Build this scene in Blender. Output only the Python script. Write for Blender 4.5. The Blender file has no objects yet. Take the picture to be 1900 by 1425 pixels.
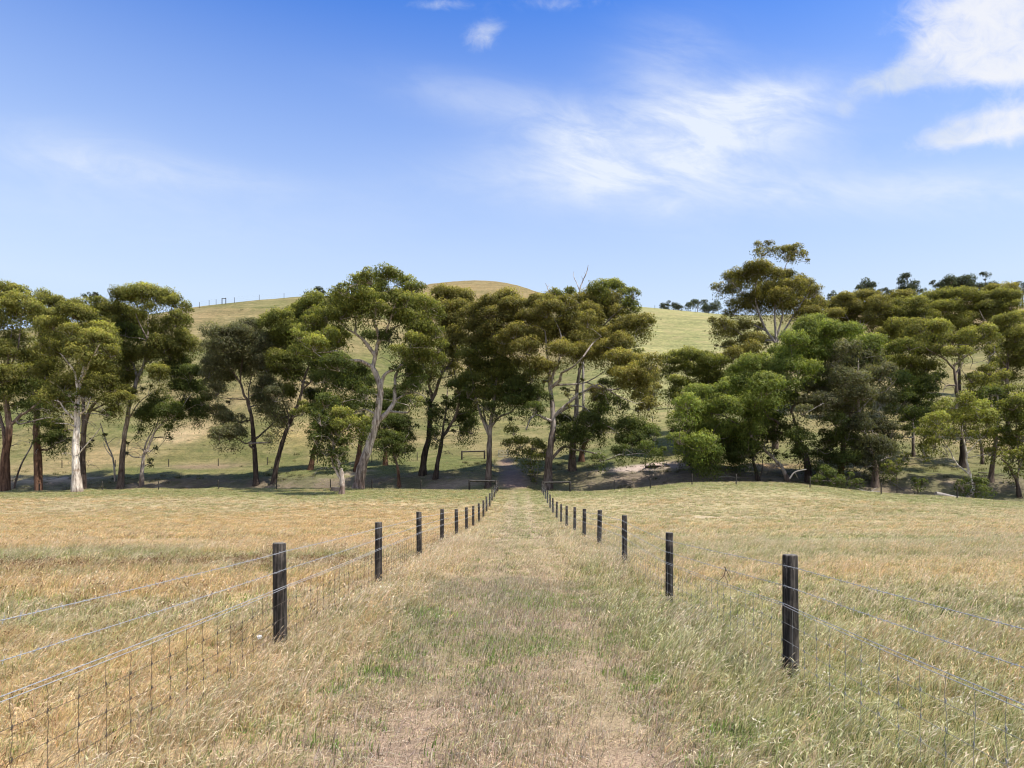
import bpy, math, random
import numpy as np

# ------------------------------------------------------------------ camera, sky, sun, exposure
S = bpy.context.scene
COL = S.collection
EYE = 1.75
FPX = 1900 * 24.0 / 36.0          # focal length in photo pixels
VPX, VPY = 965.0, 905.0           # where the lane's direction and the horizon meet the photo
cam_d = bpy.data.cameras.new('camera')
cam = bpy.data.objects.new('camera', cam_d)
COL.objects.link(cam)
cam.location = (0, 0, EYE)
cam.rotation_euler = (math.radians(90), 0, 0)
cam_d.lens = 24.0
cam_d.sensor_width = 36.0
cam_d.shift_x = -(VPX - 950) / 1900
cam_d.shift_y = (VPY - 712.5) / 1900
cam_d.clip_start = 0.1
cam_d.clip_end = 6000
S.camera = cam

SUN_EL, SUN_AZ = math.radians(62), math.radians(112)     # azimuth measured from +y (ahead) to +x (right)
sv = (math.cos(SUN_EL) * math.sin(SUN_AZ), math.cos(SUN_EL) * math.cos(SUN_AZ), math.sin(SUN_EL))
sun_d = bpy.data.lights.new('sun', 'SUN')
sun_d.energy = 4.8
sun_d.angle = math.radians(0.55)
sun_d.color = (1.0, 0.95, 0.87)
sun = bpy.data.objects.new('sun', sun_d)
COL.objects.link(sun)
from mathutils import Vector
sun.rotation_euler = Vector(sv).to_track_quat('Z', 'Y').to_euler()
sun.location = (0, 0, 80)

S.view_settings.view_transform = 'Standard'
S.view_settings.look = 'None'
S.view_settings.exposure = 0.6
S.view_settings.gamma = 1.0
S.cycles.filter_width = 1.15
S.cycles.max_bounces = 6
S.cycles.diffuse_bounces = 3
S.cycles.glossy_bounces = 2
S.cycles.transmission_bounces = 4
S.cycles.transparent_max_bounces = 8
S.cycles.caustics_reflective = False
S.cycles.caustics_refractive = False


class NT:
    """small helper to write node trees"""
    def __init__(s, tree):
        s.t = tree
        s.n = tree.nodes
        s.l = tree.links

    def node(s, kind, **kw):
        nd = s.n.new(kind)
        for k, v in kw.items():
            setattr(nd, k, v)
        return nd

    def put(s, sock, v):
        if isinstance(v, bpy.types.NodeSocket):
            s.l.new(v, sock)
        elif v is not None:
            sock.default_value = v

    def math(s, op, a, b=None, c=None, clamp=False):
        nd = s.node('ShaderNodeMath', operation=op, use_clamp=clamp)
        s.put(nd.inputs[0], a)
        if b is not None: s.put(nd.inputs[1], b)
        if c is not None: s.put(nd.inputs[2], c)
        return nd.outputs[0]

    def vmath(s, op, a, b=None):
        nd = s.node('ShaderNodeVectorMath', operation=op)
        s.put(nd.inputs[0], a)
        if b is not None: s.put(nd.inputs[1], b)
        return nd.outputs[0] if op not in ('DOT_PRODUCT', 'LENGTH', 'DISTANCE') else nd.outputs[1]

    def mix(s, fac, a, b, blend='MIX'):
        nd = s.node('ShaderNodeMix', data_type='RGBA', blend_type=blend)
        s.put(nd.inputs[0], fac)
        s.put(nd.inputs[6], a)
        s.put(nd.inputs[7], b)
        return nd.outputs[2]

    def noise(s, vec, scale, detail=4.0, rough=0.55, dist=0.0):
        nd = s.node('ShaderNodeTexNoise')
        if vec is not None: s.put(nd.inputs['Vector'], vec)
        nd.inputs['Scale'].default_value = scale
        nd.inputs['Detail'].default_value = detail
        nd.inputs['Roughness'].default_value = rough
        nd.inputs['Distortion'].default_value = dist
        return nd.outputs['Fac']

    def remap(s, v, a, b, c=0.0, d=1.0, smooth=True):
        nd = s.node('ShaderNodeMapRange', interpolation_type='SMOOTHSTEP' if smooth else 'LINEAR')
        s.put(nd.inputs['Value'], v)
        for k, q in (('From Min', a), ('From Max', b), ('To Min', c), ('To Max', d)):
            nd.inputs[k].default_value = q
        return nd.outputs['Result']

    def sep(s, v):
        nd = s.node('ShaderNodeSeparateXYZ')
        s.put(nd.inputs[0], v)
        return nd.outputs

    def comb(s, x, y, z):
        nd = s.node('ShaderNodeCombineXYZ')
        for i, q in enumerate((x, y, z)): s.put(nd.inputs[i], q)
        return nd.outputs[0]


def build_world():
    w = bpy.data.worlds.new('World')
    S.world = w
    w.use_nodes = True
    w.node_tree.nodes.clear()
    T = NT(w.node_tree)
    out = T.node('ShaderNodeOutputWorld')
    bg = T.node('ShaderNodeBackground')
    bg.inputs['Strength'].default_value = 0.10
    sky = T.node('ShaderNodeTexSky', sky_type='NISHITA')
    sky.sun_disc = False
    sky.sun_elevation = SUN_EL
    sky.sun_rotation = SUN_AZ
    sky.altitude = 100
    sky.air_density = 1.0
    sky.dust_density = 0.6
    sky.ozone_density = 2.5
    # clouds: two layers, each a noise on a level sheet high above (direction divided by its height)
    d = T.node('ShaderNodeTexCoord').outputs['Generated']
    sx, sy, sz = T.sep(d)[0], T.sep(d)[1], T.sep(d)[2]
    zc = T.math('MAXIMUM', sz, 0.03)
    px = T.math('DIVIDE', sx, zc)
    py = T.math('DIVIDE', sy, zc)
    sheet = T.comb(px, py, 0.0)

    def blob(cx, cy, rx, ry, ang=0.0):
        """soft patch on the cloud sheet, centre and size as the tangent of direction from straight ahead"""
        tx = T.math('DIVIDE', sx, T.math('MAXIMUM', sy, 0.05))
        tz = T.math('DIVIDE', sz, T.math('MAXIMUM', sy, 0.05))
        ax = T.math('SUBTRACT', tx, cx)
        az = T.math('SUBTRACT', tz, cy)
        ca, sa = math.cos(ang), math.sin(ang)
        u = T.math('DIVIDE', T.math('ADD', T.math('MULTIPLY', ax, ca), T.math('MULTIPLY', az, sa)), rx)
        v = T.math('DIVIDE', T.math('SUBTRACT', T.math('MULTIPLY', az, ca), T.math('MULTIPLY', ax, sa)), ry)
        r2 = T.math('ADD', T.math('MULTIPLY', u, u), T.math('MULTIPLY', v, v))
        ahead = T.math('GREATER_THAN', sy, 0.05)
        return T.math('MULTIPLY', T.math('POWER', 2.718, T.math('MULTIPLY', r2, -1.0)), ahead)

    def P(x, y):
        return ((x - VPX) / FPX, (VPY - y) / FPX)

    def total(lst):
        acc = None
        for (x, y, rx, ry, a, wgt) in lst:
            cx, cy = P(x, y)
            b = T.math('MULTIPLY', blob(cx, cy, rx / FPX, ry / FPX, a), wgt)
            acc = b if acc is None else T.math('ADD', acc, b)
        return acc

    # angular coordinates used by the finer cloud texture
    tx = T.math('DIVIDE', sx, T.math('MAXIMUM', T.math('ABSOLUTE', sy), 0.05))
    tz = T.math('DIVIDE', sz, T.math('MAXIMUM', T.math('ABSOLUTE', sy), 0.05))
    rot = T.comb(T.math('ADD', T.math('MULTIPLY', tx, 1.0), T.math('MULTIPLY', tz, 0.25)),
                 T.math('ADD', T.math('MULTIPLY', tz, 2.6), T.math('MULTIPLY', tx, 0.35)), 0.0)
    wisp = T.noise(rot, 5.5, 9, 0.62, 0.9)
    wisp2 = T.noise(T.vmath('ADD', rot, (3.1, 1.7, 0.4)), 12.0, 8, 0.65, 0.6)
    cirrus_m = total([(1300, 265, 230, 85, 0.15, 0.95), (1390, 195, 150, 50, 0.2, 0.75), (1110, 255, 150, 48, -0.2, 0.8),
                      (1150, 365, 150, 40, -0.25, 0.6), (1480, 360, 300, 40, -0.06, 0.5), (160, 295, 200, 55, -0.2, 0.36),
                      (300, 320, 260, 26, -0.12, 0.3), (880, 180, 170, 40, -0.15, 0.3), (1800, 345, 220, 40, -0.05, 0.45),
                      (1240, 130, 110, 90, 0.5, 0.35), (300, 400, 420, 60, -0.1, 0.16), (1000, 320, 250, 60, 0.1, 0.3)])
    cir = T.remap(T.math('ADD', T.math('MULTIPLY', wisp, 0.7), T.math('MULTIPLY', wisp2, 0.3)), 0.31, 0.72)
    cirrus = T.math('MULTIPLY', T.math('ADD', T.math('MULTIPLY', cir, 0.78), 0.28), T.math('MULTIPLY', cirrus_m, 1.15), clamp=True)
    ang = T.comb(tx, T.math('MULTIPLY', tz, 1.3), 0.0)
    puff = T.math('ADD', T.math('MULTIPLY', T.noise(ang, 5.0, 8, 0.6, 0.4), 0.5), T.math('MULTIPLY', T.noise(T.vmath('ADD', ang, (7.3, 2.2, 0)), 21.0, 8, 0.65, 0.6), 0.5))
    cum_m = total([(1830, 25, 150, 85, 0.4, 1.1), (1920, 70, 130, 75, 0.1, 0.9), (1760, 100, 130, 40, 0.4, 0.8), (1860, 130, 110, 28, 0.1, 0.7), (1640, 155, 85, 28, 0.2, 0.75),
                   (1880, 225, 120, 34, 0.15, 1.0), (1780, 250, 100, 28, 0.2, 0.9), (1566, 208, 28, 20, 0.0, 0.8), (902, 62, 40, 26, 0.4, 0.8),
                   (800, 8, 70, 14, 0.0, 0.6), (1060, 5, 120, 18, 0.0, 0.3), (2060, 140, 120, 120, 0.1, 0.8)])
    cum = T.remap(T.math('ADD', T.math('MINIMUM', cum_m, 1.05), T.math('MULTIPLY', T.math('SUBTRACT', puff, 0.5), 2.5)), 0.12, 1.35)
    cum = T.math('MULTIPLY', cum, T.remap(cum_m, 0.02, 0.3))
    # unseen cloud added overhead and behind, extra bright as fill light on the trees
    fill_cloud = T.math('MULTIPLY', T.remap(T.noise(sheet, 0.9, 6, 0.55), 0.40, 0.65), T.math('MULTIPLY', T.remap(sy, 0.25, -0.1), T.remap(sz, 0.02, 0.2)))
    hsv = T.node('ShaderNodeHueSaturation')
    T.put(hsv.inputs['Color'], sky.outputs[0])
    hsv.inputs['Saturation'].default_value = 1.1
    hsv.inputs['Value'].default_value = 1.0
    col = hsv.outputs[0]
    col = T.mix(1.0, col, (0.44, 0.96, 1.68, 1), 'MULTIPLY')
    # low haze over the horizon
    low = T.math('POWER', T.remap(sz, 0.60, 0.25, 0.0, 0.95, smooth=False), 1.05)
    col = T.mix(low, col, (4.45, 5.4, 6.6, 1))
    shade = T.noise(ang, 5.0, 4, 0.5)
    ccol = T.mix(T.remap(shade, 0.35, 0.6), (4.6, 5.1, 5.9, 1), (6.2, 6.25, 6.4, 1))
    col = T.mix(T.math('MULTIPLY', cirrus, 0.88, clamp=True), col, (5.7, 6.1, 6.7, 1))
    col = T.mix(T.math('MULTIPLY', cum, 0.9, clamp=True), col, ccol)
    col = T.mix(T.math('MULTIPLY', fill_cloud, 0.7), col, (9.4, 9.5, 9.6, 1))
    T.put(bg.inputs['Color'], col)
    T.l.new(bg.outputs[0], out.inputs[0])


build_world()

# ------------------------------------------------------------------ small helpers
def tag(o, label=None, cat=None, group=None, kind=None):
    if label: o['label'] = label
    if cat: o['category'] = cat
    if group: o['group'] = group
    if kind: o['kind'] = kind
    return o


def empty(name, loc):
    o = bpy.data.objects.new(name, None)
    COL.objects.link(o)
    o.location = loc
    o.empty_display_size = 0.5
    return o


def px2w(px, py, d):
    """a photo pixel at a chosen depth, as a point in the place"""
    return np.array([(px - VPX) / FPX * d, d, EYE + (VPY - py) / FPX * d])


def hash2(ix, iy, seed):
    h = (ix.astype(np.int64) * 374761393 + iy.astype(np.int64) * 668265263 + seed * 974634667) & 0xFFFFFFFF
    h = ((h ^ (h >> 13)) * 1274126177) & 0xFFFFFFFF
    h = h ^ (h >> 16)
    return (h & 0xFFFFFF) / float(0xFFFFFF)


def vnoise(x, y, seed=0):
    x = np.asarray(x, float); y = np.asarray(y, float)
    ix = np.floor(x); iy = np.floor(y)
    fx = x - ix; fy = y - iy
    fx = fx * fx * (3 - 2 * fx); fy = fy * fy * (3 - 2 * fy)
    a = hash2(ix, iy, seed); b = hash2(ix + 1, iy, seed)
    c = hash2(ix, iy + 1, seed); d = hash2(ix + 1, iy + 1, seed)
    return (a * (1 - fx) + b * fx) * (1 - fy) + (c * (1 - fx) + d * fx) * fy


def fbm(x, y, seed=0, oct=4):
    x = np.asarray(x, float); y = np.asarray(y, float)
    t = 0; a = 0.5; n = 0
    for k in range(oct):
        t = t + a * vnoise(x + 17.3 * k, y - 9.1 * k, seed + k); n += a
        a *= 0.5; x = x * 2.03; y = y * 2.03
    return t / n


def sstep(v, a, b):
    t = np.clip((np.asarray(v, float) - a) / (b - a), 0, 1)
    return t * t * (3 - 2 * t)


def mesh_obj(name, V, F, mat, parent=None, colors=None, smooth=True, loc=None):
    """V (n,3); F list of faces or (m,4)/(m,3) array; colours per vertex"""
    me = bpy.data.meshes.new(name)
    V = np.asarray(V, np.float32)
    if isinstance(F, np.ndarray):
        m, k = F.shape
        me.vertices.add(len(V)); me.vertices.foreach_set('co', V.ravel())
        me.loops.add(m * k); me.loops.foreach_set('vertex_index', F.astype(np.int32).ravel())
        me.polygons.add(m)
        me.polygons.foreach_set('loop_start', np.arange(0, m * k, k, dtype=np.int32))
        me.update(calc_edges=True)
    else:
        me.from_pydata([tuple(map(float, v)) for v in V], [], [tuple(map(int, f)) for f in F])
        me.update()
    if smooth:
        me.polygons.foreach_set('use_smooth', np.ones(len(me.polygons), bool))
    if colors is not None:
        a = me.color_attributes.new('Col', 'FLOAT_COLOR', 'POINT')
        c = np.ones((len(V), 4), np.float32); c[:, :3] = colors
        a.data.foreach_set('color', c.ravel())
    if mat: me.materials.append(mat)
    o = bpy.data.objects.new(name, me)
    COL.objects.link(o)
    if parent is not None: o.parent = parent
    if loc is not None: o.location = loc
    return o


class Acc:
    """collects tubes and quads into one mesh"""
    def __init__(s):
        s.V = []; s.F = []; s.C = []; s.n = 0

    def add(s, V, F, C):
        V = np.asarray(V, float)
        s.V.append(V)
        F = np.asarray(F, int)
        if F.shape[1] == 3: F = np.concatenate([F, F[:, 2:3]], 1)
        s.F.append(F + s.n)
        C = np.asarray(C, float)
        if C.ndim == 1: C = np.tile(C, (len(V), 1))
        s.C.append(C)
        s.n += len(V)

    def tube(s, pts, rad, sides, col, cap=True):
        pts = np.asarray(pts, float); n = len(pts)
        rad = np.broadcast_to(np.asarray(rad, float), (n,))
        tan = np.gradient(pts, axis=0)
        tan /= np.maximum(np.linalg.norm(tan, axis=1, keepdims=True), 1e-9)
        ref = np.array([0.0, 1.0, 0.0]) if abs(tan[:, 1]).max() < 0.9 else np.array([1.0, 0.0, 0.0])
        if abs(tan @ ref).max() > 0.97: ref = np.array([0.13, 0.3, 0.94])
        a = np.cross(tan, ref); a /= np.maximum(np.linalg.norm(a, axis=1, keepdims=True), 1e-9)
        b = np.cross(tan, a)
        th = np.arange(sides) * 2 * math.pi / sides
        R = rad[:, None, None] if rad.ndim == 1 else rad
        ring = pts[:, None, :] + R * (np.cos(th)[None, :, None] * a[:, None, :] + np.sin(th)[None, :, None] * b[:, None, :])
        V = ring.reshape(-1, 3)
        i = np.arange(n - 1)[:, None]; j = np.arange(sides)[None, :]
        f = np.stack([i * sides + j, i * sides + (j + 1) % sides, (i + 1) * sides + (j + 1) % sides, (i + 1) * sides + j], -1).reshape(-1, 4)
        if cap and sides == 4:
            e = (n - 1) * sides
            f = np.concatenate([f, [[e, e + 1, e + 2, e + 3]]])
        C = np.asarray(col, float)
        if C.ndim == 2: C = np.repeat(C, sides, axis=0)
        s.add(V, f, C)

    def build(s, name, mat, parent=None, smooth=True, offset=None):
        V = np.concatenate(s.V); F = np.concatenate(s.F); C = np.concatenate(s.C)
        if offset is not None: V = V - np.asarray(offset)
        tri = F[:, 2] == F[:, 3]
        if tri.any():
            faces = [tuple(f) if not t else tuple(f[:3]) for f, t in zip(F.tolist(), tri)]
            return mesh_obj(name, V, faces, mat, parent, C, smooth)
        return mesh_obj(name, V, F, mat, parent, C, smooth)


def spline(pts, sub=4):
    """Catmull-Rom through the points"""
    P = np.asarray(pts, float)
    if len(P) < 3:
        t = np.linspace(0, 1, sub + 1)[:, None]
        return P[0] * (1 - t) + P[-1] * t
    Q = np.vstack([2 * P[0] - P[1], P, 2 * P[-1] - P[-2]])
    out = []
    for i in range(1, len(Q) - 2):
        p0, p1, p2, p3 = Q[i - 1], Q[i], Q[i + 1], Q[i + 2]
        for k in range(sub):
            t = k / sub
            out.append(0.5 * (2 * p1 + (p2 - p0) * t + (2 * p0 - 5 * p1 + 4 * p2 - p3) * t * t + (3 * p1 - p0 - 3 * p2 + p3) * t ** 3))
    out.append(P[-1])
    return np.array(out)


# ------------------------------------------------------------------ materials
def new_mat(name):
    m = bpy.data.materials.new(name)
    m.use_nodes = True
    m.node_tree.nodes.clear()
    T = NT(m.node_tree)
    return m, T, T.node('ShaderNodeOutputMaterial')


def col_attr(T):
    return T.node('ShaderNodeAttribute', attribute_name='Col').outputs['Color']


def pos(T):
    return T.node('ShaderNodeNewGeometry').outputs['Position']


def leaf_mat(name, trans=0.35, var=0.25, rough=0.55, spec=0.3, scale=0.6, tint=(1.25, 1.3, 0.6, 1)):
    m, T, out = new_mat(name)
    c = col_attr(T)
    n = T.noise(pos(T), scale, 3)
    c = T.mix(1.0, c, T.mix(n, (1 - var, 1 - var, 1 - var, 1), (1 + var, 1 + var, 1 + var, 1)), 'MULTIPLY')
    p = T.node('ShaderNodeBsdfPrincipled')
    T.put(p.inputs['Base Color'], c)
    p.inputs['Roughness'].default_value = rough
    p.inputs['Specular IOR Level'].default_value = spec
    tr = T.node('ShaderNodeBsdfTranslucent')
    T.put(tr.inputs['Color'], T.mix(1.0, c, tint, 'MULTIPLY'))
    mx = T.node('ShaderNodeMixShader')
    mx.inputs[0].default_value = trans
    T.l.new(p.outputs[0], mx.inputs[1]); T.l.new(tr.outputs[0], mx.inputs[2])
    T.l.new(mx.outputs[0], out.inputs[0])
    return m


def bark_mat():
    m, T, out = new_mat('gum_bark')
    c = col_attr(T)
    p3 = T.vmath('MULTIPLY', pos(T), (1.0, 1.0, 0.16))
    n = T.noise(p3, 4.5, 5, 0.65, 0.4)
    n2 = T.noise(pos(T), 1.1, 4, 0.6, 0.5)
    c = T.mix(1.0, c, T.mix(T.remap(n, 0.3, 0.7), (0.30, 0.25, 0.22, 1), (1.5, 1.45, 1.38, 1)), 'MULTIPLY')
    c = T.mix(T.remap(n2, 0.58, 0.7, 0.0, 0.55), c, T.mix(1.0, c, (0.5, 0.32, 0.2, 1), 'MULTIPLY'))
    p = T.node('ShaderNodeBsdfPrincipled')
    T.put(p.inputs['Base Color'], c)
    p.inputs['Roughness'].default_value = 0.85
    p.inputs['Specular IOR Level'].default_value = 0.2
    b = T.node('ShaderNodeBump')
    b.inputs['Strength'].default_value = 0.7
    b.inputs['Distance'].default_value = 0.10
    T.put(b.inputs['Height'], n)
    T.l.new(b.outputs[0], p.inputs['Normal'])
    T.l.new(p.outputs[0], out.inputs[0])
    return m


def simple_mat(name, col, rough=0.8, metal=0.0, nscale=8.0, var=0.3, stretch=(1, 1, 1), bump=0.2, bdist=0.02):
    m, T, out = new_mat(name)
    co = T.node('ShaderNodeTexCoord').outputs['Object']
    n = T.noise(T.vmath('MULTIPLY', co, stretch), nscale, 5, 0.6, 0.3)
    c = T.mix(n, tuple(v * (1 - var) for v in col) + (1,), tuple(v * (1 + var) for v in col) + (1,))
    p = T.node('ShaderNodeBsdfPrincipled')
    T.put(p.inputs['Base Color'], c)
    p.inputs['Roughness'].default_value = rough
    p.inputs['Metallic'].default_value = metal
    p.inputs['Specular IOR Level'].default_value = 0.25
    b = T.node('ShaderNodeBump')
    b.inputs['Strength'].default_value = bump
    b.inputs['Distance'].default_value = bdist
    T.put(b.inputs['Height'], n)
    T.l.new(b.outputs[0], p.inputs['Normal'])
    T.l.new(p.outputs[0], out.inputs[0])
    return m


def post_mat():
    """creosoted log: near black with grey weathered streaks along the grain"""
    m, T, out = new_mat('creosoted_wood')
    co = T.node('ShaderNodeTexCoord').outputs['Object']
    st = T.noise(T.vmath('MULTIPLY', co, (1.0, 1.0, 0.05)), 42.0, 5, 0.65, 0.2)
    bl = T.noise(co, 3.2, 4, 0.6, 0.6)
    nrm = T.sep(T.node('ShaderNodeNewGeometry').outputs['Normal'])[2]
    c = T.mix(T.remap(st, 0.42, 0.72), (0.012, 0.010, 0.008, 1), (0.085, 0.072, 0.060, 1))
    c = T.mix(T.remap(bl, 0.46, 0.66, 0.0, 0.85), c, T.mix(T.remap(st, 0.3, 0.7), (0.020, 0.015, 0.011, 1), (0.165, 0.138, 0.112, 1)))
    c = T.mix(T.remap(nrm, 0.6, 0.9), c, T.mix(st, (0.07, 0.065, 0.055, 1), (0.2, 0.18, 0.15, 1)))
    p = T.node('ShaderNodeBsdfPrincipled')
    T.put(p.inputs['Base Color'], c)
    p.inputs['Roughness'].default_value = 0.8
    p.inputs['Specular IOR Level'].default_value = 0.25
    b = T.node('ShaderNodeBump')
    b.inputs['Strength'].default_value = 0.6
    b.inputs['Distance'].default_value = 0.006
    T.put(b.inputs['Height'], st)
    T.l.new(b.outputs[0], p.inputs['Normal'])
    T.l.new(p.outputs[0], out.inputs[0])
    return m


def ground_mat():
    m, T, out = new_mat('paddock_ground')
    c = col_attr(T)
    p0 = pos(T)
    far = T.remap(T.sep(p0)[1], 95, 130)
    fine = T.noise(p0, 9.0, 6, 0.7, 0.3)
    fine2 = T.noise(T.vmath('MULTIPLY', p0, (0.5, 1.4, 1.0)), 2.2, 6, 0.68, 0.4)
    pat = T.noise(T.vmath('MULTIPLY', p0, (0.55, 1.0, 1.0)), 0.22, 6, 0.62, 0.8)
    mott = T.noise(T.vmath('MULTIPLY', p0, (1.0, 1.0, 1.0)), 0.75, 8, 0.75, 0.6)
    k = T.math('ADD', T.math('MULTIPLY', fine, 0.5), T.math('MULTIPLY', fine2, 0.5))
    c = T.mix(1.0, c, T.mix(T.remap(k, 0.3, 0.7), (0.62, 0.6, 0.58, 1), (1.36, 1.33, 1.25, 1)), 'MULTIPLY')
    crumb = T.math('ADD', T.math('MULTIPLY', T.noise(p0, 55.0, 4, 0.7, 0.6), 0.6), T.math('MULTIPLY', T.noise(p0, 160.0, 3, 0.7, 0.3), 0.4))
    nearm = T.remap(T.sep(p0)[1], 16, 26, 1.0, 0.0)
    c = T.mix(nearm, c, T.mix(1.0, c, T.mix(T.remap(crumb, 0.36, 0.62), (0.34, 0.30, 0.27, 1), (1.32, 1.27, 1.2, 1)), 'MULTIPLY'))
    hillv = T.mix(T.remap(mott, 0.33, 0.68), (0.66, 0.72, 0.62, 1), (1.32, 1.22, 1.12, 1))
    terr = T.noise(T.vmath('MULTIPLY', p0, (0.035, 0.035, 1.0)), 1.15, 5, 0.6, 0.5)
    c = T.mix(T.math('MULTIPLY', far, 0.9), c, T.mix(1.0, c, T.mix(T.remap(terr, 0.36, 0.64), (0.80, 0.82, 0.78, 1), (1.17, 1.14, 1.12, 1)), 'MULTIPLY'))
    c = T.mix(T.math('MULTIPLY', far, 0.9), c, T.mix(1.0, c, hillv, 'MULTIPLY'))
    c = T.mix(T.math('MULTIPLY', T.remap(pat, 0.45, 0.7), T.math('MULTIPLY', far, 0.55)), c, (0.30, 0.235, 0.115, 1))
    p = T.node('ShaderNodeBsdfPrincipled')
    T.put(p.inputs['Base Color'], c)
    p.inputs['Roughness'].default_value = 0.95
    p.inputs['Specular IOR Level'].default_value = 0.1
    b = T.node('ShaderNodeBump')
    b.inputs['Strength'].default_value = 0.55
    b.inputs['Distance'].default_value = 0.08
    T.put(b.inputs['Height'], T.math('ADD', T.math('ADD', k, T.math('MULTIPLY', crumb, 0.25)), T.math('MULTIPLY', mott, T.math('MULTIPLY', far, 5.0))))
    T.l.new(b.outputs[0], p.inputs['Normal'])
    T.l.new(p.outputs[0], out.inputs[0])
    return m


LEAF = leaf_mat('gum_leaves', 0.47, 0.2, 0.6, 0.12)
BLADE = leaf_mat('grass_blades', 0.40, 0.12, 0.7, 0.08, 0.35, (1.12, 1.08, 0.92, 1))
BARK = bark_mat()
POST = post_mat()
WIRE = simple_mat('galvanised_wire', (0.36, 0.37, 0.385), 0.6, 0.25, 60, 0.2, bump=0.0)
RUSTY = simple_mat('weathered_wire', (0.085, 0.065, 0.05), 0.7, 0.3, 60, 0.4, bump=0.0)
STEEL = simple_mat('grey_steel', (0.35, 0.36, 0.36), 0.5, 0.5, 20, 0.2, bump=0.0)
ROCK = simple_mat('creek_rock', (0.27, 0.24, 0.215), 0.9, 0, 3.0, 0.55, bump=0.7, bdist=0.1)
DEADWOOD = simple_mat('bleached_wood', (0.25, 0.22, 0.19), 0.85, 0, 5.0, 0.5, (1, 1, 1), 0.5, 0.05)
DARKWOOD = simple_mat('dark_log', (0.06, 0.048, 0.04), 0.9, 0, 5.0, 0.5, bump=0.5, bdist=0.05)
NETGREY = simple_mat('grey_netting_wire', (0.23, 0.225, 0.21), 0.6, 0.2, 60, 0.4, bump=0.0)
WOOL = simple_mat('raw_wool', (0.75, 0.72, 0.66), 0.95, 0, 90, 0.15, bump=0.4, bdist=0.01)
STICK = simple_mat('dry_sticks', (0.20, 0.165, 0.135), 0.9, 0, 6.0, 0.6, bump=0.2)
DUNG = simple_mat('dry_dung', (0.018, 0.015, 0.012), 0.9, 0, 50, 0.4, bump=0.6, bdist=0.01)
# ------------------------------------------------------------------ terrain
# lane profile, metres relative to the eye
_LY = np.array([-80, 0, 8, 20, 34, 50, 60, 70, 78, 86, 95])
_LZ = np.array([-1.7, -1.75, -1.8, -1.92, -2.2, -2.47, -2.47, -1.95, -1.35, -0.6, -0.3])
# field's far edge, by direction: depth and photo row
_CP = np.array([-700, -300, 0, 141, 223, 405, 513, 665, 800, 905, 965, 1020, 1100, 1200, 1270, 1350, 1450, 1530, 1600, 1700, 1800, 1900, 2300, 2700])
_CD = np.array([104, 101, 98, 97, 96, 95, 92, 88, 87, 86, 86, 86, 84, 82, 82, 82, 82, 80, 78, 76, 75, 73, 70, 68])
_CY = np.array([920, 915, 912, 911, 908, 907, 907, 906, 908, 909, 911, 911, 911, 904, 895, 894, 895, 902, 911, 918, 923, 931, 940, 945])
# gully depth behind the edge
_GP = np.array([-700, 0, 500, 800, 860, 900, 1010, 1060, 1150, 1300, 1500, 1900, 2700])
_GZ = np.array([1.6, 1.6, 1.6, 1.5, .9, 0, 0, .5, 1.3, 1.5, 1.5, 1.2, 1.2])
# skyline of the hill
_RP = np.array([-700, -200, 0, 100, 200, 300, 360, 418, 480, 560, 640, 700, 780, 830, 870, 920, 960, 1010, 1060, 1130, 1190, 1240, 1340, 1400, 1500, 1600, 1700, 1780, 1880, 2100, 2700])
_RY = np.array([660, 630, 612, 602, 592, 580, 569, 563, 556, 549, 545, 539, 527.5, 522, 520, 521.5, 528, 545, 555, 563, 568, 573, 583, 584, 580, 570, 556, 556, 567, 590, 640])
_RD = np.array([240, 240, 240, 238, 236, 234, 232, 232, 235, 245, 262, 285, 320, 330, 335, 335, 332, 322, 305, 280, 268, 265, 265, 268, 280, 300, 310, 312, 312, 312, 312])

_tpx = np.arange(-700, 2701, 20.0)
_td = np.arange(0, 461, 0.5)


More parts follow.
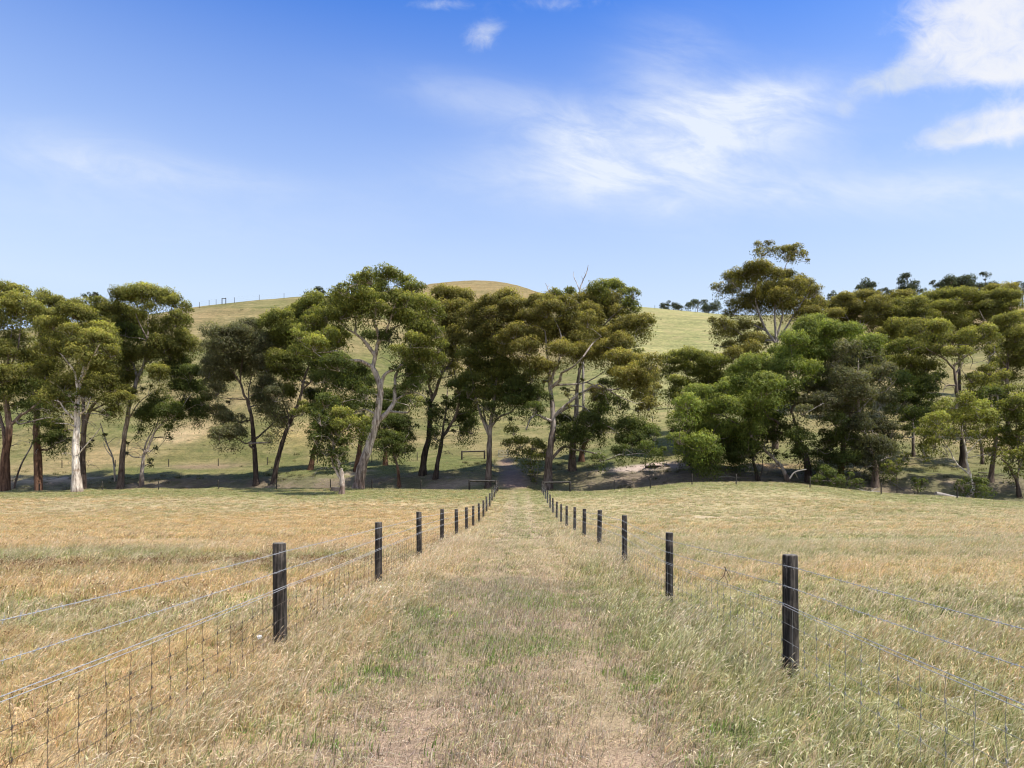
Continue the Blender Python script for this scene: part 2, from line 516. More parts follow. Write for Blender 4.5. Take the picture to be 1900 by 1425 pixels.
def _table():
    Z = np.zeros((len(_tpx), len(_td)))
    z0 = np.interp(_td, _LY, _LZ)
    ease = np.linspace(0, 1, 14)[1:]
    for i, p in enumerate(_tpx):
        yc = np.interp(p, _CP, _CD); zc = (VPY - np.interp(p, _CP, _CY)) / FPX * yc
        g = np.interp(p, _GP, _GZ)
        rd = np.interp(p, _RP, _RD); ry = np.interp(p, _RP, _RY)
        y1 = np.interp(p, [0, 600, 900, 960, 1100, 1300, 1500, 1900], [889, 888, 884, 880, 880, 876, 880, 890])
        y2 = np.interp(p, [0, 600, 900, 1100, 1300, 1500, 1900], [862, 860, 850, 843, 835, 840, 850])
        d1, d2 = yc + 14, yc + 29
        D = [yc, yc + 2.2, yc + 5.0, yc + 9.0, d1, d2]
        zz = lambda d, y: (VPY - y) / FPX * d
        Q = [zc, zc - g * 0.55 + 0.0, zc - g, zc - g * 0.9 + 0.15 * zz(d1, y1), zz(d1, y1), zz(d2, y2)]
        for s in ease:
            d = d2 + (rd - d2) * s
            e = 1 - (1 - s) ** 1.75
            D.append(d); Q.append(zz(d, y2 + (ry - y2) * e))
        zr = Q[-1]
        D += [rd + 25, rd + 60, rd + 140]; Q += [zr - 2.5, zr - 10, zr - 30]
        w = sstep(_td / yc, 0.42, 1.0)
        near = z0 * (1 - w) + (zc + (z0 - np.interp(yc, _LY, _LZ)) * 0.35) * w
        near = np.where(_td >= yc, zc, near)
        far = np.interp(_td, D, Q)
        Z[i] = np.where(_td <= yc, near, far)
    k = np.array([1, 2, 3, 2, 1.0]); k /= k.sum()
    Zs = Z.copy()
    for _ in range(2):
        Zp = np.pad(Zs, ((0, 0), (2, 2)), 'edge')
        Zs = sum(k[j] * Zp[:, j:j + Z.shape[1]] for j in range(5))
    k3 = np.array([1, 2, 1.0]) / 4
    Zp = np.pad(Zs, ((1, 1), (0, 0)), 'edge')
    Zs = sum(k3[j] * Zp[j:j + Z.shape[0]] for j in range(3))
    return Zs


_TAB = _table()


def H(x, y):
    """ground height in the place"""
    x = np.asarray(x, float); y = np.asarray(y, float)
    px = np.clip(x / np.maximum(y, 30.0) * FPX + VPX, _tpx[0], _tpx[-1] - 0.01)
    d = np.clip(y, 0, _td[-1] - 0.51)
    fi = (px - _tpx[0]) / 20.0; fj = d / 0.5
    i = np.floor(fi).astype(int); j = np.floor(fj).astype(int)
    a = fi - i; b = fj - j
    z = _TAB[i, j] * (1 - a) * (1 - b) + _TAB[i + 1, j] * a * (1 - b) + _TAB[i, j + 1] * (1 - a) * b + _TAB[i + 1, j + 1] * a * b
    far = sstep(y, 98, 150)
    z = z + far * (fbm(x / 34, y / 22, 5, 4) - 0.5) * 3.0 * (1 - 0.75 * sstep(y, 190, 235)) + (1 - far) * (fbm(x / 3.5, y / 3.5, 9, 3) - 0.5) * 0.10
    gul = sstep(y, 86, 92) * (1 - sstep(y, 108, 125))
    z = z + gul * (fbm(x / 2.6, y / 2.6, 21, 3) - 0.5) * 0.8
    # hollow along the right fence
    z = z - 0.16 * np.exp(-((x - 2.9) / 2.2) ** 2 - ((y - 12.0) / 3.6) ** 2) - 0.05 * np.exp(-((x - 2.9) / 1.8) ** 2 - ((y - 6.2) / 2.4) ** 2)
    # wheel ruts in the lane
    lane = 1 - sstep(np.abs(x), 2.0, 2.6)
    z = z - 0.05 * lane * (np.exp(-((x + 0.78) / 0.3) ** 2) + np.exp(-((x - 0.72) / 0.3) ** 2)) * (1 - sstep(y, 85, 100))
    return z + EYE


def hz(x, y):
    return float(H(np.array([x]), np.array([y]))[0])


def hit(px, py, dmin=3.0):
    """depth at which the ray through a photo pixel meets the ground"""
    d = np.arange(dmin, 420, 0.25)
    x = (px - VPX) / FPX * d
    z = EYE + (VPY - py) / FPX * d
    k = np.nonzero(H(x, d) >= z)[0]
    return float(d[k[0]]) if len(k) else 300.0


def gxy(px, py):
    d = hit(px, py)
    return (px - VPX) / FPX * d, d


def B(x, y, cx, cy, rx, ry):
    return np.exp(-((x - cx) / rx) ** 2 - ((y - cy) / ry) ** 2)


STRAW = np.array([0.50, 0.40, 0.25]); ORANGE = np.array([0.52, 0.37, 0.205]); GREEN = np.array([0.185, 0.205, 0.07])
LITTER = np.array([0.36, 0.27, 0.195]); LOWG = np.array([0.17, 0.26, 0.06]); BROWN = np.array([0.17, 0.09, 0.045]); DIRT = np.array([0.275, 0.21, 0.16])


def cover(x, y):
    """what grows where: weights of straw, orange, green, litter, low green, brown seed heads, oats; grass height; bare ground"""
    x = np.asarray(x, float); y = np.asarray(y, float)
    wob = (fbm(x / 6.0, y / 2.5, 31, 4) - 0.5)
    wob2 = (fbm(x / 14.0, y / 5.0, 37, 4) - 0.5)
    fine = fbm(x / 0.9, y / 0.7, 41, 3)
    yy = y + wob * 5.0 * np.clip(y / 20, 0.15, 1.4)
    left = 1 - sstep(x, -3.0, -2.5); right = sstep(x, 2.45, 2.95); lane = (1 - left) * (1 - right)
    straw = 0.75 + 0 * x; orange = 0.15 + 0 * x; green = 0.22 + 0.5 * np.clip(wob2 * 3, 0, 1); litter = 0.05 + 0 * x; low = 0.08 + 0 * x; brown = 0.02 + 0 * x; oats = 0.05 + 0 * x
    # left paddock bands
    orange = orange + left * (1.15 * sstep(yy, 21, 26) * (1 - sstep(yy, 50, 62)) + 1.3 * (1 - sstep(yy, 6.8, 9.5)) + 0.7 * B(yy, 0 * yy, 14, 0, 2.5, 1) + 0.75 * sstep(wob, .0, .15))
    green = green + left * (1.9 * B(x, yy, -16, 19.5, 12, 1.6) + 1.1 * B(x, yy, -8.5, 9.3, 4.5, 1.3) + 0.9 * B(x, yy, -9, 15.5, 8, 1.1) + 0.8 * B(x, yy, -5, 7.0, 1.2, 1.0))
    low = low + left * (0.6 * B(x, yy, -9, 11.5, 5, 1.2) + 0.6 * B(x, yy, -13, 19, 8, 1.2))
    brown = brown + left * (1.5 * B(x, yy, -13, 16.6, 9, 1.1) + 0.9 * B(x, yy, -6.5, 17.6, 3, 0.9) + 0.25)
    edge = np.interp(np.clip(x / np.maximum(y, 30) * FPX + VPX, -700, 2700), _CP, _CD)
    green = green + (left + lane * 0.6) * 2.6 * sstep(y, edge - 26, edge - 14) + right * 2.6 * sstep(y, edge - 18, edge - 8)
    # right paddock bands
    orange = orange + right * (0.9 * B(x, yy, 9, 15.5, 6, 1.7) + 0.7 * B(x, yy, 22, 38, 30, 6) + 0.8 * B(x, yy, 14, 12.5, 6, 1.2) + 0.5 * sstep(wob, .03, .2))
    green = green + right * (0.8 * B(x, yy, 14, 25, 14, 2.5) + 0.8 * (1 - sstep(yy, 9, 14)) + 0.9 * B(x, yy, 9, 20, 5, 1.6) + 0.35)
    straw = straw + right * 0.35 * sstep(yy, 25, 35)
    # lane: tall straw by the fences, worn middle, green by the right fence
    mid = np.exp(-((x + 0.25) / 1.25) ** 2) * lane
    edgeL = lane * sstep(-x, 1.1, 2.0); edgeR = lane * sstep(x, 0.9, 1.8)
    straw = straw + edgeL * 0.9
    orange = orange + edgeL * 0.45
    green = green + edgeR * (0.7 * (1 - sstep(y, 13, 22))) + (1 - sstep(np.abs(x - 2.6), 0.5, 1.6)) * 0.8 * (1 - sstep(y, 9, 15))
    oats = oats + edgeR * 0.3 * (1 - sstep(y, 8, 13)) + right * 0.3 * (1 - sstep(yy, 7, 10))
    track = lane * (np.exp(-((x + 0.78) / 0.42) ** 2) + np.exp(-((x - 0.72) / 0.42) ** 2))
    near = 1 - sstep(y, 11, 17)
    straw = straw * (1 - 0.6 * mid * near)
    litter = litter + mid * (2.4 * near + 0.7) + track * 0.5
    pg = 1.6 * B(x, y, -0.75, 7.7, 0.65, 1.0) + 1.5 * B(x, y, 0.45, 7.9, 0.6, 0.8) + 1.3 * B(x, y, -0.75, 6.25, 0.28, 0.12) + 0.9 * B(x, y, 0.35, 11.5, 0.7, 1.2) + 1.2 * B(x, y, -1.2, 9.5, 0.6, 0.8) + 0.7 * sstep(fbm(x / 0.5, y / 0.5, 77, 3), .58, .7)
    low = low + lane * pg * (0.4 + 0.6 * near)
    green = green + lane * (0.55 * sstep(y, 30, 50) * (1 - 0.6 * np.clip(track, 0, 1)) + 0.5 * np.exp(-(x / 0.35) ** 2) * sstep(y, 16, 24))
    litter = litter + track * 1.3 * sstep(y, 14, 24)
    straw = straw + lane * 0.5 * B(x, y, 0.1, 22, 0.9, 2.5) + track * 0.8 * sstep(y, 20, 30)
    bare = np.clip(mid * near * sstep(fbm(x / 0.8, y / 0.55, 51, 4), 0.40, 0.58) * 0.9 + 0.4 * track * near, 0, 1)
    bare = bare * (1 - np.clip(pg, 0, 1) * 0.8)
    height = 0.40 + 0.25 * wob * 2 + 0.12 * edgeL + 0.08 * edgeR * (1 - 0.4 * sstep(y, 14, 20)) + 0.0 * np.exp(-((np.abs(x) - 2.65) / 0.5) ** 2) - 0.30 * mid * (0.45 + 0.55 * near) - 0.16 * track
    height = np.clip(height * (1 - 0.3 * sstep(y, 20, 60)), 0.16, 1.2)
    W = np.stack([straw, orange, green, litter, low, brown, oats], -1)
    W = np.clip(W, 0, None) ** 1.25
    W /= W.sum(-1, keepdims=True)
    return W, height, bare


_BASE = np.stack([STRAW, ORANGE, GREEN, LITTER, LOWG, BROWN, STRAW * 1.05])
BARE_BLOBS = []       # (x, y, rx, ry, colour, strength), filled below from where the photo shows worn soil


def soil(px, py, rx, ry, c, s):
    x, y = gxy(px, py)
    BARE_BLOBS.append((x, y, rx, ry, np.array(c), s))


soil(955, 900, 2.0, 4.0, (0.24, 0.165, 0.135), 0.95)
soil(948, 880, 1.7, 5.0, (0.25, 0.175, 0.14), 0.95)
soil(938, 862, 1.5, 4.5, (0.24, 0.17, 0.14), 0.9)
soil(1190, 868, 6.0, 2.2, (0.42, 0.34, 0.30), 0.95)
soil(1240, 862, 4.0, 2.0, (0.40, 0.31, 0.27), 0.85)
soil(1180, 888, 8.0, 2.0, (0.19, 0.152, 0.125), 0.5)
soil(1300, 884, 9.0, 2.5, (0.19, 0.152, 0.125), 0.6)
soil(1410, 866, 5.0, 2.0, (0.40, 0.26, 0.15), 0.7)
soil(355, 800, 5.0, 5.0, (0.40, 0.29, 0.19), 0.6)
soil(330, 808, 4.0, 3.0, (0.38, 0.3, 0.2), 0.5)
soil(200, 845, 7.0, 4.0, (0.34, 0.25, 0.15), 0.5)
soil(560, 800, 7.0, 6.0, (0.36, 0.27, 0.14), 0.5)
soil(380, 866, 7.0, 3.0, (0.22, 0.155, 0.12), 0.7)
soil(90, 889, 5.0, 1.0, (0.42, 0.34, 0.27), 0.8)
soil(150, 889, 3.0, 1.0, (0.40, 0.33, 0.27), 0.7)
soil(660, 880, 3.0, 1.2, (0.38, 0.3, 0.24), 0.7)
soil(850, 897, 4.5, 1.2, (0.30, 0.23, 0.18), 0.6)
soil(1140, 943, 2.0, 1.2, (0.42, 0.33, 0.24), 0.5)
soil(1350, 960, 3.0, 0.8, (0.44, 0.35, 0.26), 0.7)


def ground_color(x, y, z):
    W, h, bare = cover(x, y)
    c = (W[..., :, None] * _BASE).sum(-2) * 0.88
    c = c * (1 - bare[..., None]) + DIRT * bare[..., None]
    px = np.clip(x / np.maximum(y, 30) * FPX + VPX, -700, 2700)
    edge = np.interp(px, _CP, _CD)
    # beyond the paddock: hill pasture, greener low down, browner on the crown
    n = fbm(x / 16, y / 10, 61, 5); n2 = fbm(x / 45, y / 30, 67, 4)
    hg = np.array([0.14, 0.155, 0.058]); ht = np.array([0.27, 0.215, 0.118]); hl = np.array([0.30, 0.305, 0.145])
    up = sstep(y, 120, 260)
    t = np.clip(0.25 + 1.9 * (n - 0.42) + 0.9 * (n2 - 0.5) + 0.25 * up, 0, 1)
    hill = hg * (1 - t[..., None]) + ht * t[..., None]
    rr = sstep(px, 1040, 1150) * (1 - sstep(px, 1380, 1480)) * sstep(y, 120, 150)
    hill = hill * (1 - 0.75 * rr[..., None]) + hl * 0.75 * rr[..., None] * (0.85 + 0.4 * n[..., None])
    kn = sstep(y, 255, 300) * (1 - sstep(px, 1010, 1080)) * sstep(px, 640, 740)
    hill = hill * (1 - 0.7 * kn[..., None]) + np.array([0.255, 0.195, 0.10]) * 0.7 * kn[..., None]
    rb = sstep(px, 1470, 1600) * sstep(y, 200, 270)
    hill = hill * (1 - 0.8 * rb[..., None]) + np.array([0.36, 0.27, 0.165]) * 0.8 * rb[..., None]
    # banks and bed of the gully
    g = np.interp(px, _GP, _GZ) / 1.6
    gb = sstep(y, edge + 1.5, edge + 4) * (1 - sstep(y, edge + 13, edge + 19)) * np.clip(g, 0, 1)
    gn = fbm(x / 2.2, y / 1.6, 71, 4)
    bank = np.where((gn > 0.62)[..., None], np.array([0.30, 0.235, 0.185]), np.array([0.21, 0.17, 0.125])) * (0.7 + 0.6 * gn[..., None])
    green_bed = np.array([0.085, 0.11, 0.038])
    bank = bank * 0.55 + 0.45 * np.where((fbm(x / 4, y / 3, 73, 3) > 0.5)[..., None], green_bed, bank)
    hill = hill * (1 - gb[..., None]) + bank * gb[..., None]
    hill = hill * 0.80
    m = sstep(y, edge - 1, edge + 2)[..., None]
    c = c * (1 - m) + hill * m
    for (bx, by, rx, ry, bc, s) in BARE_BLOBS:
        w = np.clip(B(x, y, bx, by, rx, ry) * 1.5 - 0.25 * fbm(x / 1.5, y / 1.5, 83, 3), 0, 1)[..., None] * s
        c = c * (1 - w) + bc * w
    return c


def build_ground():
    a = np.arange(0, 85, 0.9)
    b = [85.0]; s = 1.2
    while b[-1] < 1200:
        b.append(b[-1] + s); s = min(s * 1.035, 60) if b[-1] > 230 else min(s * 1.03, 3.2)
        if b[-1] > 230: s *= 1.05
    xp = np.concatenate([a, b]); xs = np.concatenate([-xp[:0:-1], xp])
    ys = np.concatenate([np.arange(-160, 0, 6.0), np.arange(0, 70, 0.9), np.arange(70, 135, 0.6), np.arange(135, 345, 2.2), np.geomspace(345, 1500, 18)])
    X, Y = np.meshgrid(xs, ys)
    x = X.ravel(); y = Y.ravel()
    z = H(x, y)
    c = ground_color(x, y, z)
    nx, ny = len(xs), len(ys)
    i = np.arange(ny - 1)[:, None]; j = np.arange(nx - 1)[None, :]
    F = np.stack([i * nx + j, i * nx + j + 1, (i + 1) * nx + j + 1, (i + 1) * nx + j], -1).reshape(-1, 4)
    o = mesh_obj('ground', np.stack([x, y, z], 1), F, ground_mat(), None, c)
    tag(o, 'rolling pasture ground from the fenced lane up to the bare hill', 'ground', kind='structure')


build_ground()

# ------------------------------------------------------------------ fences
def log_post(name, parent, x, y, h, r, seed, mat=POST, sides=16, depth=0.25, tilt=(0, 0)):
    rnd = random.Random(seed)
    z0 = hz(x, y)
    prof = [(-depth, r * 1.03), (0.0, r * 1.02), (h * 0.33, r * 1.0), (h * 0.66, r * 0.985), (h - 0.018, r * 0.97), (h - 0.004, r * 0.9), (h, r * 0.55)]
    V = []
    lob = [1 + rnd.uniform(-0.045, 0.045) for _ in range(sides)]
    for (z, rr) in prof:
        for k in range(sides):
            a = 2 * math.pi * k / sides
            q = rr * (lob[k] + rnd.uniform(-0.012, 0.012))
            V.append((q * math.cos(a) + tilt[0] * z, q * math.sin(a) + tilt[1] * z, z + (rnd.uniform(-0.004, 0.004) if z > 0 else 0)))
    F = []
    for i in range(len(prof) - 1):
        for k in range(sides):
            F.append((i * sides + k, i * sides + (k + 1) % sides, (i + 1) * sides + (k + 1) % sides, (i + 1) * sides + k))
    F.append(tuple((len(prof) - 1) * sides + k for k in range(sides)))
    o = mesh_obj(name, V, F, mat, parent, None, True)
    px = parent.location
    o.location = (x - px[0], y - px[1], z0 - px[2])
    o.rotation_euler.z = rnd.uniform(0, 6.28)
    return o


def barbs(acc, pts, step, seed, size=0.022):
    rnd = random.Random(seed)
    pts = np.asarray(pts); seg = np.linalg.norm(np.diff(pts, axis=0), axis=1); L = np.concatenate([[0], np.cumsum(seg)])
    s = rnd.uniform(0, step)
    while s < L[-1]:
        p = np.array([np.interp(s, L, pts[:, k]) for k in range(3)])
        for _ in range(2):
            d = np.array([rnd.uniform(-1, 1), rnd.uniform(-.6, .6), rnd.uniform(-1, 1)]); d *= size / np.linalg.norm(d)
            acc.tube([p - d, p + d], [0.0014, 0.0009], 3, (0.5, 0.5, 0.5), cap=False)
        s += step * rnd.uniform(0.9, 1.1)


def wire_line(P, h, side_off, rad, acc, seed, sag=0.012, twist=False):
    """wire through the posts at height h"""
    rnd = random.Random(seed)
    pts = []
    for i in range(len(P) - 1):
        a = np.array([P[i][0] + side_off, P[i][1], hz(*P[i]) + h + rnd.uniform(-.008, .008)])
        b = np.array([P[i + 1][0] + side_off, P[i + 1][1], hz(*P[i + 1]) + h])
        n = 10 if P[i][1] < 15 else 4
        for k in range(n):
            t = k / n
            q = a * (1 - t) + b * t
            q[2] -= sag * 4 * t * (1 - t)
            pts.append(q)
    pts.append(np.array([P[-1][0] + side_off, P[-1][1], hz(*P[-1]) + h]))
    pts = np.array(pts)
    if not twist:
        acc.tube(pts, rad, 5, (0.5, 0.5, 0.5), cap=False)
    else:
        near = pts[pts[:, 1] < 22]
        if len(near) > 2:
            q = spline(near, 6)
            L = np.concatenate([[0], np.cumsum(np.linalg.norm(np.diff(q, axis=0), axis=1))])
            s = np.arange(0, L[-1], 0.018)
            base = np.stack([np.interp(s, L, q[:, k]) for k in range(3)], 1)
            ph = s / 0.075 * 2 * math.pi
            for e in (0, math.pi):
                w = base + np.stack([np.cos(ph + e), 0 * ph, np.sin(ph + e)], 1) * rad * 0.8
                acc.tube(w, rad * 0.75, 4, (0.5, 0.5, 0.5), cap=False)
        far = pts[pts[:, 1] >= 21 - 4]
        acc.tube(far, rad * 1.3, 4, (0.5, 0.5, 0.5), cap=False)
    return pts


def lane_fence(side, off, first, n, label, seed):
    rnd = random.Random(seed)
    P = []
    for k in range(-1, n):
        d = first + 5.3 * k
        P.append((side * (off + rnd.uniform(-.02, .02) + (0.05 if side > 0 else 0)), d))
    P[0] = (side * off, first - 5.0)
    root = empty('lane_fence', (P[1][0], P[1][1], hz(*P[1])))
    tag(root, label, 'fence')
    for k, (x, y) in enumerate(P):
        top = {True: 1.40, False: 1.22}[k == len(P) - 1]
        r = rnd.uniform(0.066, 0.076) + (0.005 if side > 0 and k == 1 else 0) + (0.02 if k == len(P) - 1 else 0)
        log_post('strainer_post' if k == len(P) - 1 else 'post', root, x, y, top + rnd.uniform(-.03, .03), r, seed * 100 + k, tilt=(rnd.uniform(-.022, .022), rnd.uniform(-.015, .015)))
    inner = -side * 0.078
    P2 = [(P[0][0], P[0][1] - 5.3)] + P
    for h, w in ((1.10, 'barbed_wire'), (0.90, 'barbed_wire')):
        a = Acc()
        pts = wire_line(P2, h, inner, 0.0023, a, seed + int(h * 100), twist=True)
        nearp = pts[pts[:, 1] < 26]
        barbs(a, nearp, 0.11, seed)
        a.build(w, WIRE, root, offset=root.location)
    a = Acc()
    wire_line(P2, 0.715, inner, 0.0027, a, seed + 3, sag=0.01, twist=True)
    wire_line(P2, 0.695, inner * 1.04, 0.0027, a, seed + 9, sag=0.018)
    for (x, y) in P[1:3]:      # tie of white wire at the post
        z = hz(x, y) + 0.71
        for k in range(3):
            th = np.linspace(-1.2, 1.2, 7)
            a.tube(np.stack([x + inner * 1.15 + 0 * th, y + 0.012 * k + 0.05 * np.sin(th), z + 0.014 * np.cos(th)], 1), 0.003, 4, (0.5, 0.5, 0.5), cap=False)
    a.build('top_strand', WIRE, root, offset=root.location)
    # hinged netting: level wires and wavy uprights with a knot at each crossing
    a = Acc()
    hs = [0.54, 0.37, 0.22, 0.09]
    for h in hs:
        wire_line(P2, h, inner, 0.0017, a, seed + int(h * 1000), sag=0.02)
    y = P2[0][1]; yend = P[-1][1]
    ys = np.array([p[1] for p in P2]); xs_ = np.array([p[0] for p in P2])
    q = 0
    while y < yend:
        x = float(np.interp(y, ys, xs_)) + inner
        g = hz(x, y)
        lv = [0.70] + hs + [0.02]
        near = y < 22
        pts = []
        for i_, h in enumerate(lv):
            pts.append((x + rnd.uniform(-.004, .004), y + rnd.uniform(-.016, .016), g + h - 0.012))
            if near and i_ < len(lv) - 1:
                mh = (h + lv[i_ + 1]) / 2
                pts.append((x, y + rnd.uniform(-.014, .014), g + mh))
        a.tube(np.array(pts), 0.0017, 4, (0.5, 0.5, 0.5), cap=False)
        if near:
            for h in lv[1:5]:
                a.tube([(x, y - 0.004, g + h - 0.026), (x + .003, y, g + h - 0.012), (x, y + 0.004, g + h + 0.002)], [0.003, 0.0055, 0.003], 5, (0.5, 0.5, 0.5), cap=False)
        y += 0.265 * rnd.uniform(0.96, 1.04) if y < 40 else 0.4
    a.build('wire_netting', RUSTY if side < 0 else NETGREY, root, offset=root.location)
    return root, P


FL, PL = lane_fence(-1, 2.70, 7.7, 15, 'dark round-post fence with barbed wire and netting along the left side of the grassy lane', 3)
FR, PR = lane_fence(1, 2.58, 6.67, 15, 'dark round-post fence with barbed wire and netting along the right side of the grassy lane', 8)


def cross_fence(name, posts, label, h, r, rails=(), wires=(0.35, 0.7, 1.0), mat=POST, group=None, cat='fence'):
    """posts: (px, py) photo positions of post feet; rails: pairs of indices joined by a brace rail"""
    W = []
    for p in posts:
        d = p[2] if len(p) > 2 else hit(p[0], p[1])
        W.append(((p[0] - VPX) / FPX * d, d))
    root = empty(name, (W[0][0], W[0][1], hz(*W[0])))
    tag(root, label, cat, group)
    for k, (x, y) in enumerate(W):
        big = any(k in q for q in rails)
        log_post('strainer_post' if big else 'post', root, x, y, h * (1.08 if big else 1.0), r * (1.9 if big else 1.0), 500 + k * 7 + int(x * 3), sides=9, mat=mat)
    for (i, j) in rails:
        a = Acc()
        za = hz(*W[i]) + h * 0.98; zb = hz(*W[j]) + h * 0.98
        a.tube([(W[i][0], W[i][1], za), ((W[i][0] + W[j][0]) / 2, (W[i][1] + W[j][1]) / 2, (za + zb) / 2), (W[j][0], W[j][1], zb)], r * 1.5, 8, (0.5, 0.5, 0.5), cap=False)
        a.build('brace_rail', mat, root, offset=root.location)
    if wires:
        a = Acc()
        for wh in wires:
            for i in range(len(W) - 1):
                n = max(2, int(abs(W[i + 1][0] - W[i][0]) / 2.5))
                t = np.linspace(0, 1, n + 1)
                x = W[i][0] * (1 - t) + W[i + 1][0] * t; y = W[i][1] * (1 - t) + W[i + 1][1] * t
                z0 = hz(*W[i]) * (1 - t) + hz(*W[i + 1]) * t
                z = np.maximum(z0, H(x, y) - 0.2) + wh * h
                a.tube(np.stack([x, y, z], 1), 0.0035, 3, (0.5, 0.5, 0.5), cap=False)
        a.build('fence_wire', RUSTY, root, offset=root.location)
    return root


e = PL[-1]; el = (e[0] / e[1] * FPX + VPX)
cross_fence('boundary_fence', [(-120, 917, 94), (-30, 916, 93), (73, 916, 92), (190, 915, 92), (294, 914, 91), (405, 911, 90), (513, 911, 88.5), (613, 911, 86.5), (690, 911, 85.5), (781, 912, 85), (871, 908, 84.5), (el - 3, 908, 83)],
            'thin dark-post wire fence below the gum trunks left of the lane end', 1.2, 0.065, rails=((10, 11),))
e = PR[-1]; er = (e[0] / e[1] * FPX + VPX)
cross_fence('boundary_fence', [(er + 3, 910, 82), (1058, 910, 82.5), (1140, 915, 80), (1207, 918, 77), (1284, 918, 75.5), (1366, 918, 74), (1503, 922, 73), (1635, 925, 72), (1776, 929, 71), (1920, 937, 70), (2060, 940, 69)],
            'thin dark-post wire fence along the green bank right of the lane end', 1.2, 0.065, rails=((0, 1),))
cross_fence('hillside_fence', [(10, 868), (115, 868), (214, 867), (313, 866), (405, 865), (496, 863), (589, 860), (690, 858), (774, 855), (857, 853), (899, 852)],
            'thin dark-post wire fence across the foot of the hill behind the left gums', 1.35, 0.075, rails=((9, 10),))
cross_fence('hillside_fence', [(943, 848), (969, 845), (1025, 838), (1110, 815), (1211, 786), (1300, 765)],
            'thin dark-post wire fence climbing the hill right of the small steel gate', 1.4, 0.06, rails=())
cross_fence('hilltop_fence', [(370, 571, 222), (388, 569, 226), (401, 568, 226), (412, 567, 227), (419, 566, 227), (435, 565, 227), (481, 560, 230), (527, 556, 234), (585, 551, 242)],
            'tiny posts of a fence along the bare left skyline', 1.9, 0.07, rails=((3, 4),))
cross_fence('hilltop_fence', [(1215, 572, 258), (1240, 576, 256), (1265, 580, 256), (1290, 583, 256), (1315, 585, 256), (1340, 587, 256)],
            'faint post fence across the bare right skyline below dark trees', 1.3, 0.07)


def farm_gate():
    d = hit(934, 849); x0 = (925 - VPX) / FPX * d; x1 = (942 - VPX) / FPX * d
    root = empty('farm_gate', (x0, d, hz(x0, d)))
    tag(root, 'small grey steel gate at the top of the dirt track', 'gate')
    zb = hz((x0 + x1) / 2, d)
    a = Acc()
    for z in (0.15, 1.2):
        a.tube([(x0, d, zb + z), (x1, d, zb + z)], 0.028, 6, (0.5, 0.5, 0.5), cap=False)
    for x in (x0, x1, (x0 + x1) / 2):
        a.tube([(x, d, zb + 0.12), (x, d, zb + 1.22)], 0.026, 6, (0.5, 0.5, 0.5), cap=False)
    a.build('gate_frame', STEEL, root, offset=root.location)
    a = Acc()
    for z in (0.36, 0.57, 0.78, 0.99):
        a.tube([(x0, d, zb + z), (x1, d, zb + z)], 0.012, 5, (0.5, 0.5, 0.5), cap=False)
    a.build('gate_bars', STEEL, root, offset=root.location)


farm_gate()
# ------------------------------------------------------------------ grass
RNG = np.random.default_rng(12)


